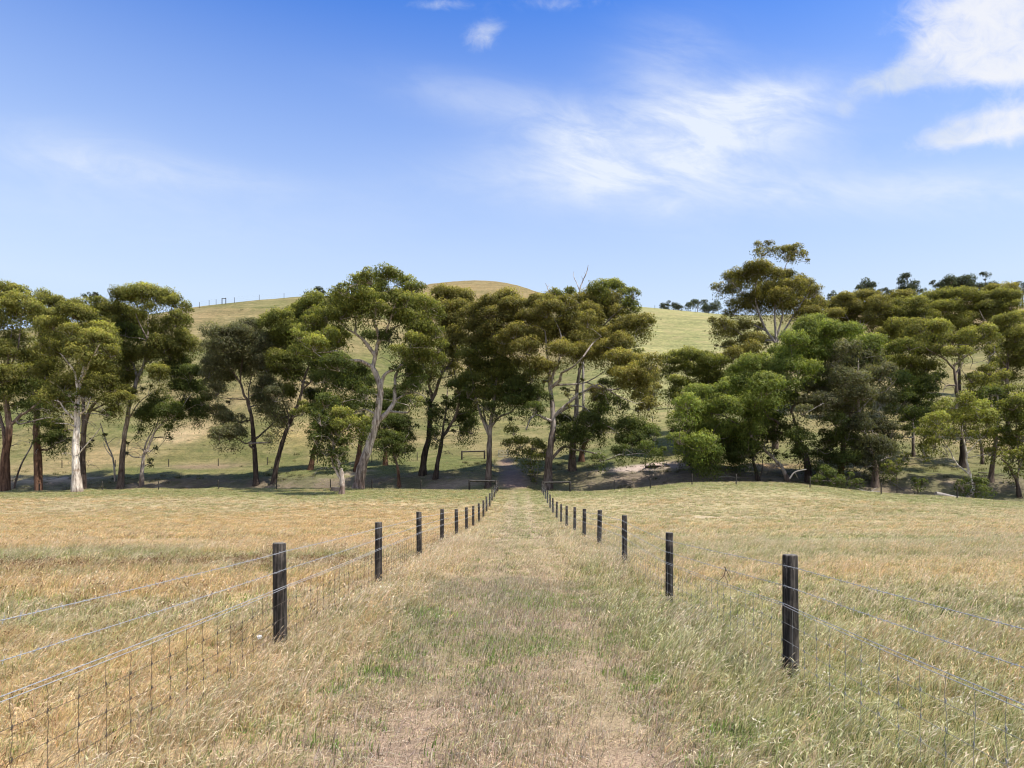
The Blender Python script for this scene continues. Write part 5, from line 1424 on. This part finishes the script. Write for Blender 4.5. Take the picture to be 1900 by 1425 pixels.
tree(Z5, 'dull grey-olive gum with bleached dead limbs, front of the right group',
     [([(1138, 1272), (1140, 1180), (1120, 1100), (1092, 1020), (1062, 900), (1052, 780), (1056, 650)], .45, .09), ([(1062, 900), (1130, 820), (1200, 790), (1220, 740), (1190, 722)], .12, .05), ([(1200, 790), (1240, 745), (1250, 730)], .06, .03), ([(1052, 780), (980, 720), (920, 660)], .14, .04), ([(1055, 830), (940, 860), (880, 866)], .12, .03)],
     [(1000, 566, 66, 36), (1060, 596, 76, 40), (950, 616, 56, 40), (1010, 646, 76, 44), (1100, 646, 76, 44), (1150, 616, 56, 40), (920, 696, 76, 40), (1000, 726, 86, 44), (1080, 716, 76, 44), (1160, 696, 76, 44), (840, 766, 76, 40), (920, 776, 76, 40), (1010, 796, 76, 44), (800, 836, 66, 40), (880, 836, 76, 40), (960, 866, 76, 44), (1080, 796, 66, 44), (1150, 830, 76, 44), (1220, 800, 56, 44), (780, 876, 46, 36), (860, 896, 56, 36), (1080, 946, 76, 50, 'd'), (1160, 956, 76, 50, 'd'), (1220, 986, 56, 50, 'd'), (1130, 1056, 86, 50, 'd'), (1210, 1076, 56, 50, 'd'), (1090, 1136, 66, 40, 'd'), (1170, 1166, 56, 40, 'd')], 'grey', 'grey')
tree(Z5, 'gum with a ragged red-brown trunk in the dark thicket at right',
     [([(960, 1252), (975, 1150), (986, 1040), (1002, 960), (1022, 900), (1062, 840)], .45, .12), ([(1000, 970), (960, 960), (950, 1000)], .08, .03), ([(986, 1040), (930, 940), (900, 880)], .16, .05)],
     [(1000, 996, 66, 46, 'd'), (930, 1006, 56, 40, 'd'), (1040, 1046, 76, 46, 'd'), (880, 1046, 56, 40, 'd'), (760, 1006, 66, 40, 'd'), (790, 1086, 66, 40, 'd'), (900, 1116, 66, 40, 'd'), (1000, 1116, 66, 40, 'd'), (860, 1176, 56, 36, 'd'), (1060, 860, 70, 45), (940, 930, 60, 40, 'd')], 'green', 'red')
tree(Z6, 'broad-crowned gum with two bleached dead limbs behind the small yellow-green tree',
     [([(850, 1150), (852, 1060), (860, 950), (850, 850), (822, 760), (812, 680), (800, 590)], .5, .14), ([(802, 600), (740, 540), (700, 490)], .18, .05), ([(805, 590), (880, 530), (940, 500), (970, 488)], .17, .05), ([(812, 690), (760, 700), (740, 740)], .14, .04), ([(815, 640), (850, 560), (840, 440)], .18, .05), ([(870, 540), (920, 500), (940, 490)], .08, .03), ([(890, 525), (905, 560), (890, 610)], .07, .02), ([(740, 540), (660, 500), (620, 440)], .13, .04)],
     [(620, 375, 66, 36, 'b'), (690, 365, 76, 36, 'b'), (760, 386, 66, 36), (640, 426, 66, 36), (720, 426, 76, 40, 'b'), (800, 436, 56, 36), (850, 426, 76, 36, 'b'), (960, 396, 76, 36, 'b'), (1010, 426, 56, 40), (900, 446, 66, 32), (830, 496, 66, 32, 'b'), (600, 486, 66, 36), (660, 496, 76, 40), (560, 466, 56, 36, 'g'), (500, 466, 76, 40, 'g'), (450, 496, 66, 40, 'g'), (1020, 486, 56, 40), (560, 556, 76, 44), (480, 566, 76, 44, 'g'), (640, 576, 76, 44), (700, 636, 56, 44, 'd'), (560, 646, 86, 50, 'd'), (640, 696, 76, 50, 'd'), (480, 656, 86, 46, 'd'), (400, 596, 76, 46), (540, 756, 76, 46, 'd'), (620, 786, 56, 46, 'd'), (1000, 596, 56, 46), (900, 640, 56, 40), (960, 676, 66, 40), (880, 700, 46, 36), (1060, 656, 56, 46), (580, 856, 66, 36, 'd'), (640, 846, 56, 44, 'd')], 'olive', 'dark')
tree(Z6, 'slim grey trunk seen through the gap left of the small yellow-green tree',
     [([(578, 1125), (577, 960), (582, 850), (602, 760)], .24, .1), ([(580, 900), (530, 870), (480, 840)], .09, .03), ([(582, 860), (640, 800), (680, 770)], .09, .03)], [(600, 730, 70, 45, 'd'), (680, 750, 50, 40, 'd'), (480, 820, 55, 40, 'd'), (600, 900, 50, 34, 'd'), (520, 950, 48, 34, 'd')], 'green', 'grey', d=104)
# ---- upper right, on the slope behind
tree(Z6, 'bronze-topped round gum on the slope right beside the tallest gum',
     [([(292, 760), (291, 620), (290, 420), (285, 340)], .35, .08), ([(290, 440), (240, 370), (200, 300)], .16, .04), ([(290, 420), (350, 400), (390, 330)], .16, .04), ([(285, 400), (320, 300), (330, 230)], .12, .04)],
     [(190, 216, 68, 28), (260, 206, 68, 28), (330, 206, 68, 32), (400, 236, 58, 32), (150, 256, 58, 36), (230, 266, 78, 36), (310, 266, 78, 36), (380, 286, 58, 36), (180, 316, 58, 32), (120, 296, 58, 32), (440, 246, 48, 28), (500, 208, 66, 24), (350, 346, 58, 36), (250, 346, 58, 36), (60, 316, 68, 36), (20, 256, 58, 36)], 'gold', 'grey', d=138)
tree(Z6, 'smooth dome-shaped olive gum on the slope above the grey-olive tree',
     [([(522, 760), (520, 600), (516, 450), (532, 360)], .35, .08), ([(518, 480), (590, 400), (640, 330)], .16, .04), ([(517, 470), (470, 380), (450, 320)], .16, .04)],
     [(520, 246, 78, 32), (590, 238, 68, 28), (470, 296, 68, 36), (550, 296, 88, 36), (640, 286, 68, 36), (440, 356, 58, 40), (520, 356, 88, 40), (610, 346, 78, 40), (690, 326, 48, 36), (450, 416, 58, 36), (530, 416, 78, 36), (620, 396, 68, 36), (400, 396, 38, 36)], 'olive', 'grey', d=132)
tree(Z6, 'open fan-branched olive gum on the slope with brown hill seen through it',
     [([(832, 700), (830, 560), (826, 420), (832, 330)], .35, .07), ([(827, 440), (760, 350), (720, 290), (700, 240)], .16, .04), ([(828, 410), (880, 320), (900, 280)], .14, .04)],
     [(700, 208, 68, 28), (770, 193, 78, 28), (850, 188, 78, 32), (910, 216, 58, 36), (690, 256, 58, 36), (760, 248, 78, 32), (840, 248, 78, 36), (900, 286, 58, 36), (720, 298, 48, 28), (830, 346, 78, 44), (890, 366, 58, 40), (780, 336, 48, 36)], 'olive', 'dark', d=140)
tree(Z6, 'bright olive mushroom-shaped gum on the slope near the right edge',
     [([(1002, 700), (1000, 520), (1002, 380), (1022, 300)], .33, .07), ([(1001, 400), (960, 320), (940, 280)], .14, .04), ([(1005, 370), (1070, 300), (1100, 260)], .14, .04)],
     [(1000, 216, 78, 32), (1070, 206, 78, 32), (1120, 246, 48, 36), (970, 256, 58, 32), (1050, 256, 78, 36), (1108, 296, 48, 32), (960, 306, 38, 32), (1030, 306, 68, 32)], 'olive', 'grey', d=136)
tree(Z6, 'brown-green gum crown peeping over the mushroom-shaped gum',
     [([(1060, 600), (1060, 400), (1062, 220)], .33, .08)], [(1000, 170, 56, 26), (1060, 163, 66, 26), (1120, 188, 48, 32), (1156, 228, 30, 22), (950, 200, 40, 26)], 'gold', 'grey', d=152)
tree(Z6, 'sparse dark olive gum half cut by the right photo edge, up the slope',
     [([(1100, 800), (1092, 600), (1112, 480), (1130, 360)], .35, .08), ([(1095, 620), (1040, 520), (1060, 420)], .14, .04)],
     [(1100, 336, 78, 40), (1170, 326, 68, 40), (1060, 396, 58, 36), (1140, 416, 78, 44), (1090, 476, 68, 44), (1170, 496, 58, 50), (1230, 420, 70, 55), (1080, 556, 58, 46), (1150, 576, 68, 46), (1090, 646, 58, 36), (1010, 560, 40, 40)], 'olive', 'dark', d=118)
tree(Z6, 'twisting dark-stemmed gum cut by the right photo edge, down at the fence',
     [([(1165, 1316), (1150, 1230), (1110, 1150), (1060, 1100)], .26, .08), ([(1152, 1230), (1162, 1150), (1192, 1080)], .16, .05), ([(1162, 1150), (1150, 1000), (1140, 850)], .14, .05)],
     [(1130, 786, 78, 46), (1190, 776, 58, 46), (1080, 846, 68, 46), (1160, 866, 78, 50), (1100, 926, 58, 40, 'd'), (1180, 956, 58, 55), (1130, 1006, 68, 46), (1190, 1056, 58, 46), (1120, 1086, 48, 36), (1180, 1126, 40, 36), (1110, 1166, 38, 32), (1030, 836, 48, 40), (1250, 900, 70, 70), (1250, 1040, 60, 60), (1230, 700, 70, 55)], 'green', 'dark')
tree(Z6, 'tall grey trunk in the shade right of the dark round shrub',
     [([(1003, 1222), (1016, 1120), (1032, 1000), (1046, 850), (1040, 740)], .34, .1)], [(1040, 776, 58, 44, 'd'), (1000, 726, 58, 36, 'd'), (1060, 700, 60, 40)], 'green', 'grey', d=88)
tree(Z6, 'slim pale trunk behind the crown of the small yellow-green tree at right',
     [([(962, 1165), (952, 1060), (940, 960), (930, 820)], .26, .1)], [(930, 790, 60, 40, 'd'), (900, 740, 55, 38)], 'green', 'grey', d=98)
tree(Z6, 'small yellow-green tree with a crooked white trunk at the right fence',
     [([(868, 1318), (904, 1280), (900, 1230), (880, 1170), (876, 1120), (870, 1060), (850, 980), (832, 920)], .24, .06), ([(884, 1190), (840, 1150), (802, 1110), (780, 1060), (740, 1000), (700, 950)], .13, .03), ([(868, 1050), (850, 930), (882, 860)], .1, .03), ([(872, 1070), (930, 1010), (980, 970)], .09, .03), ([(800, 1110), (770, 1108), (765, 1070)], .05, .02), ([(840, 1150), (800, 1145), (740, 1120)], .04, .015)],
     [(860, 775, 68, 32, 'b'), (800, 790, 68, 36, 'b'), (930, 800, 68, 36, 'b'), (760, 828, 68, 36, 'b'), (850, 828, 78, 36, 'b'), (950, 848, 68, 36, 'b'), (1000, 850, 48, 36), (710, 876, 68, 36, 'b'), (800, 876, 68, 36), (900, 876, 68, 36, 'b'), (980, 896, 58, 36, 'b'), (660, 896, 58, 36), (640, 956, 58, 36), (720, 946, 68, 36), (1020, 936, 52, 40), (960, 956, 58, 36), (1040, 996, 48, 40), (700, 1006, 58, 36), (620, 1006, 48, 36), (790, 956, 48, 36), (1080, 1056, 48, 36), (1000, 1056, 48, 32), (640, 1056, 38, 28), (900, 946, 48, 32)], 'lime', 'white')


def shrub(zoom, label, clumps, pal, d, name='shrub'):
    TREE_N[0] += 1
    ox, oy, s = zoom
    cx = sum(c[0] for c in clumps) / len(clumps); low = max(c[1] + c[3] * 0.8 for c in clumps)
    return tree(zoom, label, [([(cx, low), (cx, low - 25), (cx + 5, low - 60)], .06, .03)], clumps, pal, 'dark', d=d, cat='shrub', name=name, grow=0.8)


shrub(Z6, 'dark round shrub behind the crooked white trunk at right', [(850, 1250, 50, 36), (910, 1215, 60, 46), (970, 1240, 55, 44), (920, 1265, 60, 36), (1010, 1265, 36, 30), (850, 1275, 40, 26)], 'deep', 80)
shrub(Z5, 'black-green low shrub filling the shade under the grey-olive gum', [(880, 1200, 55, 36), (940, 1200, 60, 42), (1000, 1215, 50, 36), (930, 1235, 60, 30), (850, 1230, 40, 28), (1050, 1245, 50, 28)], 'deep', 84)
shrub(Z6, 'thin small shrub in shade left of the pale log', [(590, 1220, 30, 28), (620, 1230, 34, 26), (600, 1245, 40, 24)], 'deep', 82)
shrub(Z6, 'broken leafy bush at the right group foot, over the bank', [(440, 1130, 45, 40), (500, 1120, 40, 36), (470, 1170, 50, 34), (540, 1080, 36, 30)], 'green', 84)
# ---- far trees along the skyline
far = [
    (Z6, 'round far tree on the skyline just right of the bronze-topped gum', [(320, 138, 46, 22), (290, 160, 34, 20), (350, 160, 34, 20), (320, 178, 40, 14)], 322, 196),
    (Z6, 'ragged three-headed far tree, highest on the right skyline', [(540, 105, 40, 14), (515, 130, 34, 16), (570, 140, 40, 18), (540, 165, 50, 20), (500, 175, 34, 14), (590, 175, 34, 18), (545, 195, 50, 16)], 545, 222),
    (Z6, 'thin wispy far tree left of the ragged three-headed one', [(395, 175, 20, 10), (430, 165, 26, 12), (455, 178, 24, 12), (440, 195, 24, 10)], 432, 205),
    (Z6, 'dark low far bush between two bigger skyline trees at right', [(630, 175, 30, 18), (655, 190, 30, 20), (640, 205, 34, 16)], 640, 215),
    (Z6, 'wide flat-topped far tree on the right skyline with thin legs', [(690, 130, 24, 12), (740, 145, 46, 18), (790, 120, 50, 16), (850, 108, 55, 14), (885, 120, 34, 14), (820, 145, 60, 20), (770, 165, 50, 18), (870, 160, 46, 18)], 805, 200),
    (Z6, 'low spreading far tree right of the wide flat-topped skyline tree', [(930, 155, 40, 16), (975, 150, 40, 16), (1020, 138, 34, 16), (1040, 150, 24, 12), (1000, 168, 40, 14)], 985, 200),
    (Z6, 'lone far gum whose small flat top floats highest near the right edge', [(960, 82, 18, 6), (985, 80, 26, 6), (972, 116, 8, 5)], 975, 200),
    (Z6, 'sparse far tree on the skyline at the right photo edge', [(1160, 138, 28, 10), (1185, 140, 30, 12), (1180, 165, 28, 12), (1150, 175, 12, 7)], 1180, 200),
    (Z6, 'small dark far tree peeping beside the tallest gum tiers', [(130, 190, 26, 14), (120, 205, 24, 14), (145, 205, 22, 14)], 130, 225),
    (Z4, 'dark far tree at the left end of the short skyline belt', [(1050, 250, 26, 14), (1075, 245, 28, 16), (1060, 265, 36, 14)], 1065, 285),
    (Z4, 'low dark far tree second along the short skyline belt', [(1110, 250, 28, 14), (1135, 256, 26, 16), (1120, 270, 36, 14)], 1125, 290),
    (Z4, 'arched far tree with sky under its crown in the short skyline belt', [(1180, 255, 28, 14), (1205, 235, 32, 14), (1240, 228, 34, 14), (1275, 240, 28, 16), (1265, 262, 30, 18)], 1230, 298),
    (Z4, 'bluish solid far tree at the right end of the short skyline belt', [(1300, 262, 36, 20), (1330, 245, 30, 16), (1340, 270, 36, 20), (1280, 280, 40, 16)], 1315, 300),
    (Z1, 'small dark tree top far behind, between two left crowns', [(475, 200, 26, 14), (510, 195, 30, 12), (530, 205, 24, 12), (500, 212, 36, 12)], 500, 260),
    (Z2, 'dark bluish tree top far behind, left of the biggest gum', [(700, 185, 28, 12), (735, 172, 36, 14), (760, 185, 26, 14), (730, 195, 40, 14)], 735, 260),
]
for (zm, lb, cl, bx, by) in far:
    ox, oy, s = zm
    dd = 262 if zm is Z4 else (300 if zm is Z6 else 170)
    if zm is Z4: dd = 285
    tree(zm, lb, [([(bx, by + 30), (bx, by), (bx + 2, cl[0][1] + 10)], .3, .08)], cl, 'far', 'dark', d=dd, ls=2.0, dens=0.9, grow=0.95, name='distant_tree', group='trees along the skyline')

# ------------------------------------------------------------------ small things on the ground
def lump(name, label, cat, px, py, size, mat, seed, flat=0.6, group=None, d=None, sink=0.2):
    rng = np.random.default_rng(seed)
    d = d or hit(px, py)
    x = (px - VPX) / FPX * d
    n, m = 14, 9
    th = np.linspace(0, 2 * np.pi, n, endpoint=False); ph = np.linspace(0.05, np.pi - 0.05, m)
    T_, P_ = np.meshgrid(th, ph)
    v = np.stack([np.sin(P_) * np.cos(T_), np.sin(P_) * np.sin(T_), np.cos(P_)], -1).reshape(-1, 3)
    k = rng.normal(0, 1, (5, 3)); k /= np.linalg.norm(k, axis=1, keepdims=True); o = rng.uniform(0.55, 0.85, 5)
    r = np.ones(len(v))
    for a, b in zip(k, o):
        q = v @ a
        r = np.where(q > b, np.minimum(r, b / np.maximum(q, 1e-3)), r)
    r *= 1 + 0.05 * rng.normal(0, 1, len(v))
    V = v * r[:, None] * np.array([size * rng.uniform(.9, 1.3), size * rng.uniform(.7, 1.0), size * flat])
    F = [(i * n + j, (i + 1) * n + j, (i + 1) * n + (j + 1) % n, i * n + (j + 1) % n) for i in range(m - 1) for j in range(n)]
    F += [tuple(range(n)), tuple(reversed(range((m - 1) * n, m * n)))]
    o = mesh_obj(name, V, F, mat, None, None, size < 0.2, (x, d, hz(x, d) + size * flat * (1 - sink * 2)))
    return tag(o, label, cat, group)


for k, (px, py, sz) in enumerate([(1190, 906, .55), (1199, 900, .6), (1208, 899, .7), (1216, 903, .5), (1202, 909, .5), (1183, 911, .45), (1173, 914, .4), (1222, 908, .4)]):
    lump('rock', 'grey creek rock in the loose heap right of the lane end', 'rock', px, py, sz, ROCK, 40 + k, 0.6, 'rocks heaped in the creek bank', d=85.5 + (k % 3) * 0.8)
for k, (px, py, sz) in enumerate([(842, 896, .5), (826, 898, .6), (858, 897, .45)]):
    lump('rock', 'pale rock on the bare bank left of the vase-shaped gum', 'rock', px, py, sz, ROCK, 60 + k, 0.5, 'rocks on the bank left of the lane', d=90)
for k, (px, py) in enumerate([(386, 899), (560, 893), (545, 894), (572, 890)]):
    lump('rock', 'pale rock in the gully below the lone grey-green gum', 'rock', px, py, .55, ROCK, 70 + k, 0.5, 'rocks in the left gully', d=96)
lump('dung', 'small black dung lump on the worn lane', 'dung', 1052, 1187, 0.028, DUNG, 5, 0.7)


def log(name, label, cat, pts, r0, r1, mat, d, forks=()):
    W = []
    for (px, py) in pts:
        x = (px - VPX) / FPX * d
        W.append((x, d, max(hz(x, d) + r0 * 0.6, EYE + (VPY - py) / FPX * d if len(pts) > 2 else -9)))
    org = np.array(W[0])
    a = Acc()
    C = spline(W, 4)
    a.tube(C, np.linspace(r0, r1, len(C)), 9, (0.5, 0.5, 0.5), cap=False)
    for e in (0, -1):      # sawn or broken end
        n = 9
        c = C[e]
        a.tube([c, c + (C[0] - C[1] if e == 0 else C[-1] - C[-2]) * 0.06], [r0 if e == 0 else r1, 0.01], 9, (0.5, 0.5, 0.5), cap=False)
    for (i, dx, dy, dz, r) in forks:
        p = C[i]
        a.tube(spline([p, p + np.array([dx * .5, dy * .5, dz * .6]), p + np.array([dx, dy, dz])], 3), np.linspace(r, r * .3, 7), 6, (0.5, 0.5, 0.5), cap=False)
    o = a.build(name, mat, None, offset=org)
    o.location = org
    return tag(o, label, cat)


log('fallen_log', 'pale fallen log in the grass at the foot of the crooked white trunk', 'log', [(1736, 917), (1752, 919), (1772, 923), (1788, 924)], .3, .1, DEADWOOD, 76)
log('fallen_branch', 'grey broken branch lying on the bank under the grey-olive gum', 'branch', [(1598, 914), (1612, 915), (1632, 912)], .1, .05, DEADWOOD, 77.5, forks=((3, -1.2, -.5, .3, .05), (5, .9, .4, .5, .05), (2, -.8, .2, .35, .04)))
log('fallen_log', 'dark fallen trunk lying across the pale eroded bank', 'log', [(1197, 866), (1215, 869), (1242, 871)], .2, .12, DARKWOOD, hit(1215, 868))
log('fallen_branch', 'short dark forked branch on the green bank crest right of the rock heap', 'branch', [(1237, 905), (1245, 902), (1256, 903)], .09, .04, DARKWOOD, 81, forks=((3, -.5, 0, .45, .04), (4, .5, .2, .4, .04)))
log('fallen_branch', 'grey limb lying in the litter below the light-green tree', 'branch', [(1330, 886), (1350, 884), (1372, 887)], .09, .04, DEADWOOD, 93, forks=((3, 1, .4, .4, .03), (4, -.6, .3, .5, .03)))
log('fallen_branch', 'pale curved bough lying low between the light-green tree trunk and pale stem', 'branch', [(1465, 888), (1475, 876), (1496, 871)], .1, .06, DEADWOOD, 82.5, forks=((4, .5, .2, -.8, .05),))


def sticks():
    rng = np.random.default_rng(77)
    a = Acc()
    for k in range(1500):
        px = rng.uniform(1040, 1480) if k < 900 else (rng.uniform(1480, 1900) if k < 1150 else rng.uniform(0, 880))
        ed = np.interp(px, _CP, _CD)
        d = ed + rng.uniform(2.5, 17)
        x = (px - VPX) / FPX * d
        L = rng.uniform(.25, 1.1) * (2.2 if rng.uniform() < .06 else 1); th = rng.uniform(0, 6.28); r = L * 0.018 * rng.uniform(.7, 1.6)
        q = np.array([[x - L * math.cos(th), d - L * math.sin(th), 0], [x + rng.normal(0, .08), d + rng.normal(0, .08), 0], [x + L * math.cos(th), d + L * math.sin(th), 0]])
        q[:, 2] = H(q[:, 0], q[:, 1]) + r + np.array([0, rng.uniform(0, .2), rng.uniform(0, .3)]) * L * .6
        a.tube(q, [r, r * .8, r * .4], 4, (0.5, 0.5, 0.5), cap=False)
    tag(a.build('stick_litter', STICK), 'fallen sticks and bark littering the shaded creek bed under the gums', 'sticks', kind='stuff')


sticks()


def stump():
    d = 80.5; px = 624
    x = (px - VPX) / FPX * d
    root = empty('stump', (x, d, hz(x, d)))
    tag(root, 'low pale-topped sawn stump at the foot of the nearest dark-leaved tree', 'stump')
    n = 18; rng = np.random.default_rng(4)
    ring = []
    for (z, r) in ((-.2, 1.0), (0.0, .95), (.2, .8), (.42, .74)):
        for k in range(n):
            a = 2 * math.pi * k / n
            q = r * (1 + .16 * math.sin(3 * a + 1) + rng.uniform(-.05, .05)) * .8
            ring.append((q * 1.15 * math.cos(a), q * .8 * math.sin(a), z + (rng.uniform(-.04, .04) if z > .3 else 0)))
    F = [(i * n + k, i * n + (k + 1) % n, (i + 1) * n + (k + 1) % n, (i + 1) * n + k) for i in range(3) for k in range(n)]
    mesh_obj('stump_side', ring, F, DARKWOOD, root)
    top = [(v[0] * .985, v[1] * .985, v[2] + .004) for v in ring[-n:]] + [(0, 0, .47)]
    mesh_obj('cut_top', top, [(k, (k + 1) % n, n) for k in range(n)], DEADWOOD, root)


stump()


def wool(x, y, h, size, seed, label):
    rng = np.random.default_rng(seed)
    a = Acc()
    c = np.array([x, y, hz(x, y) + h])
    for k in range(46):
        u = rng.normal(0, 1, 3); u /= np.linalg.norm(u)
        p = c + rng.normal(0, 1, 3) * np.array([.35, .5, .2]) * size * .5
        a.tube(spline([p, p + u * size * .3, p + u * size * .5 + np.array([size * .25, 0, -.2 * size])], 3), 0.0022, 4, (0.5, 0.5, 0.5), cap=False)
    o = a.build('wool_tuft', WOOL, None, offset=c)
    o.location = c
    tag(o, label, 'wool')


wool(-2.62, 6.85, 0.31, 0.036, 3, 'white tuft of wool caught in the netting left of the first post')


def hung_twig():
    y = 8.3; x = 2.58 - 0.08
    c = np.array([x, y, hz(x, y) + 0.88])
    a = Acc()
    a.tube(spline([c + np.array([-.03, -.05, .03]), c, c + np.array([.0, .09, -.10]), c + np.array([-.02, .19, -.17])], 4), np.linspace(.006, .003, 13), 5, (0.5, 0.5, 0.5), cap=False)
    a.tube(spline([c, c + np.array([.02, -.1, -.09]), c + np.array([.0, -.17, -.10])], 4), np.linspace(.005, .002, 9), 5, (0.5, 0.5, 0.5), cap=False)
    a.tube(spline([c + np.array([0, .07, -.07]), c + np.array([.03, .03, -.16]), c + np.array([.02, .02, -.22])], 4), np.linspace(.004, .002, 9), 5, (0.5, 0.5, 0.5), cap=False)
    o = a.build('twig', DARKWOOD, None, offset=c)
    o.location = c
    tag(o, 'small dry forked twig hanging from the middle wire of the right fence', 'twig')


hung_twig()

print('leaves', LEAVES[0])
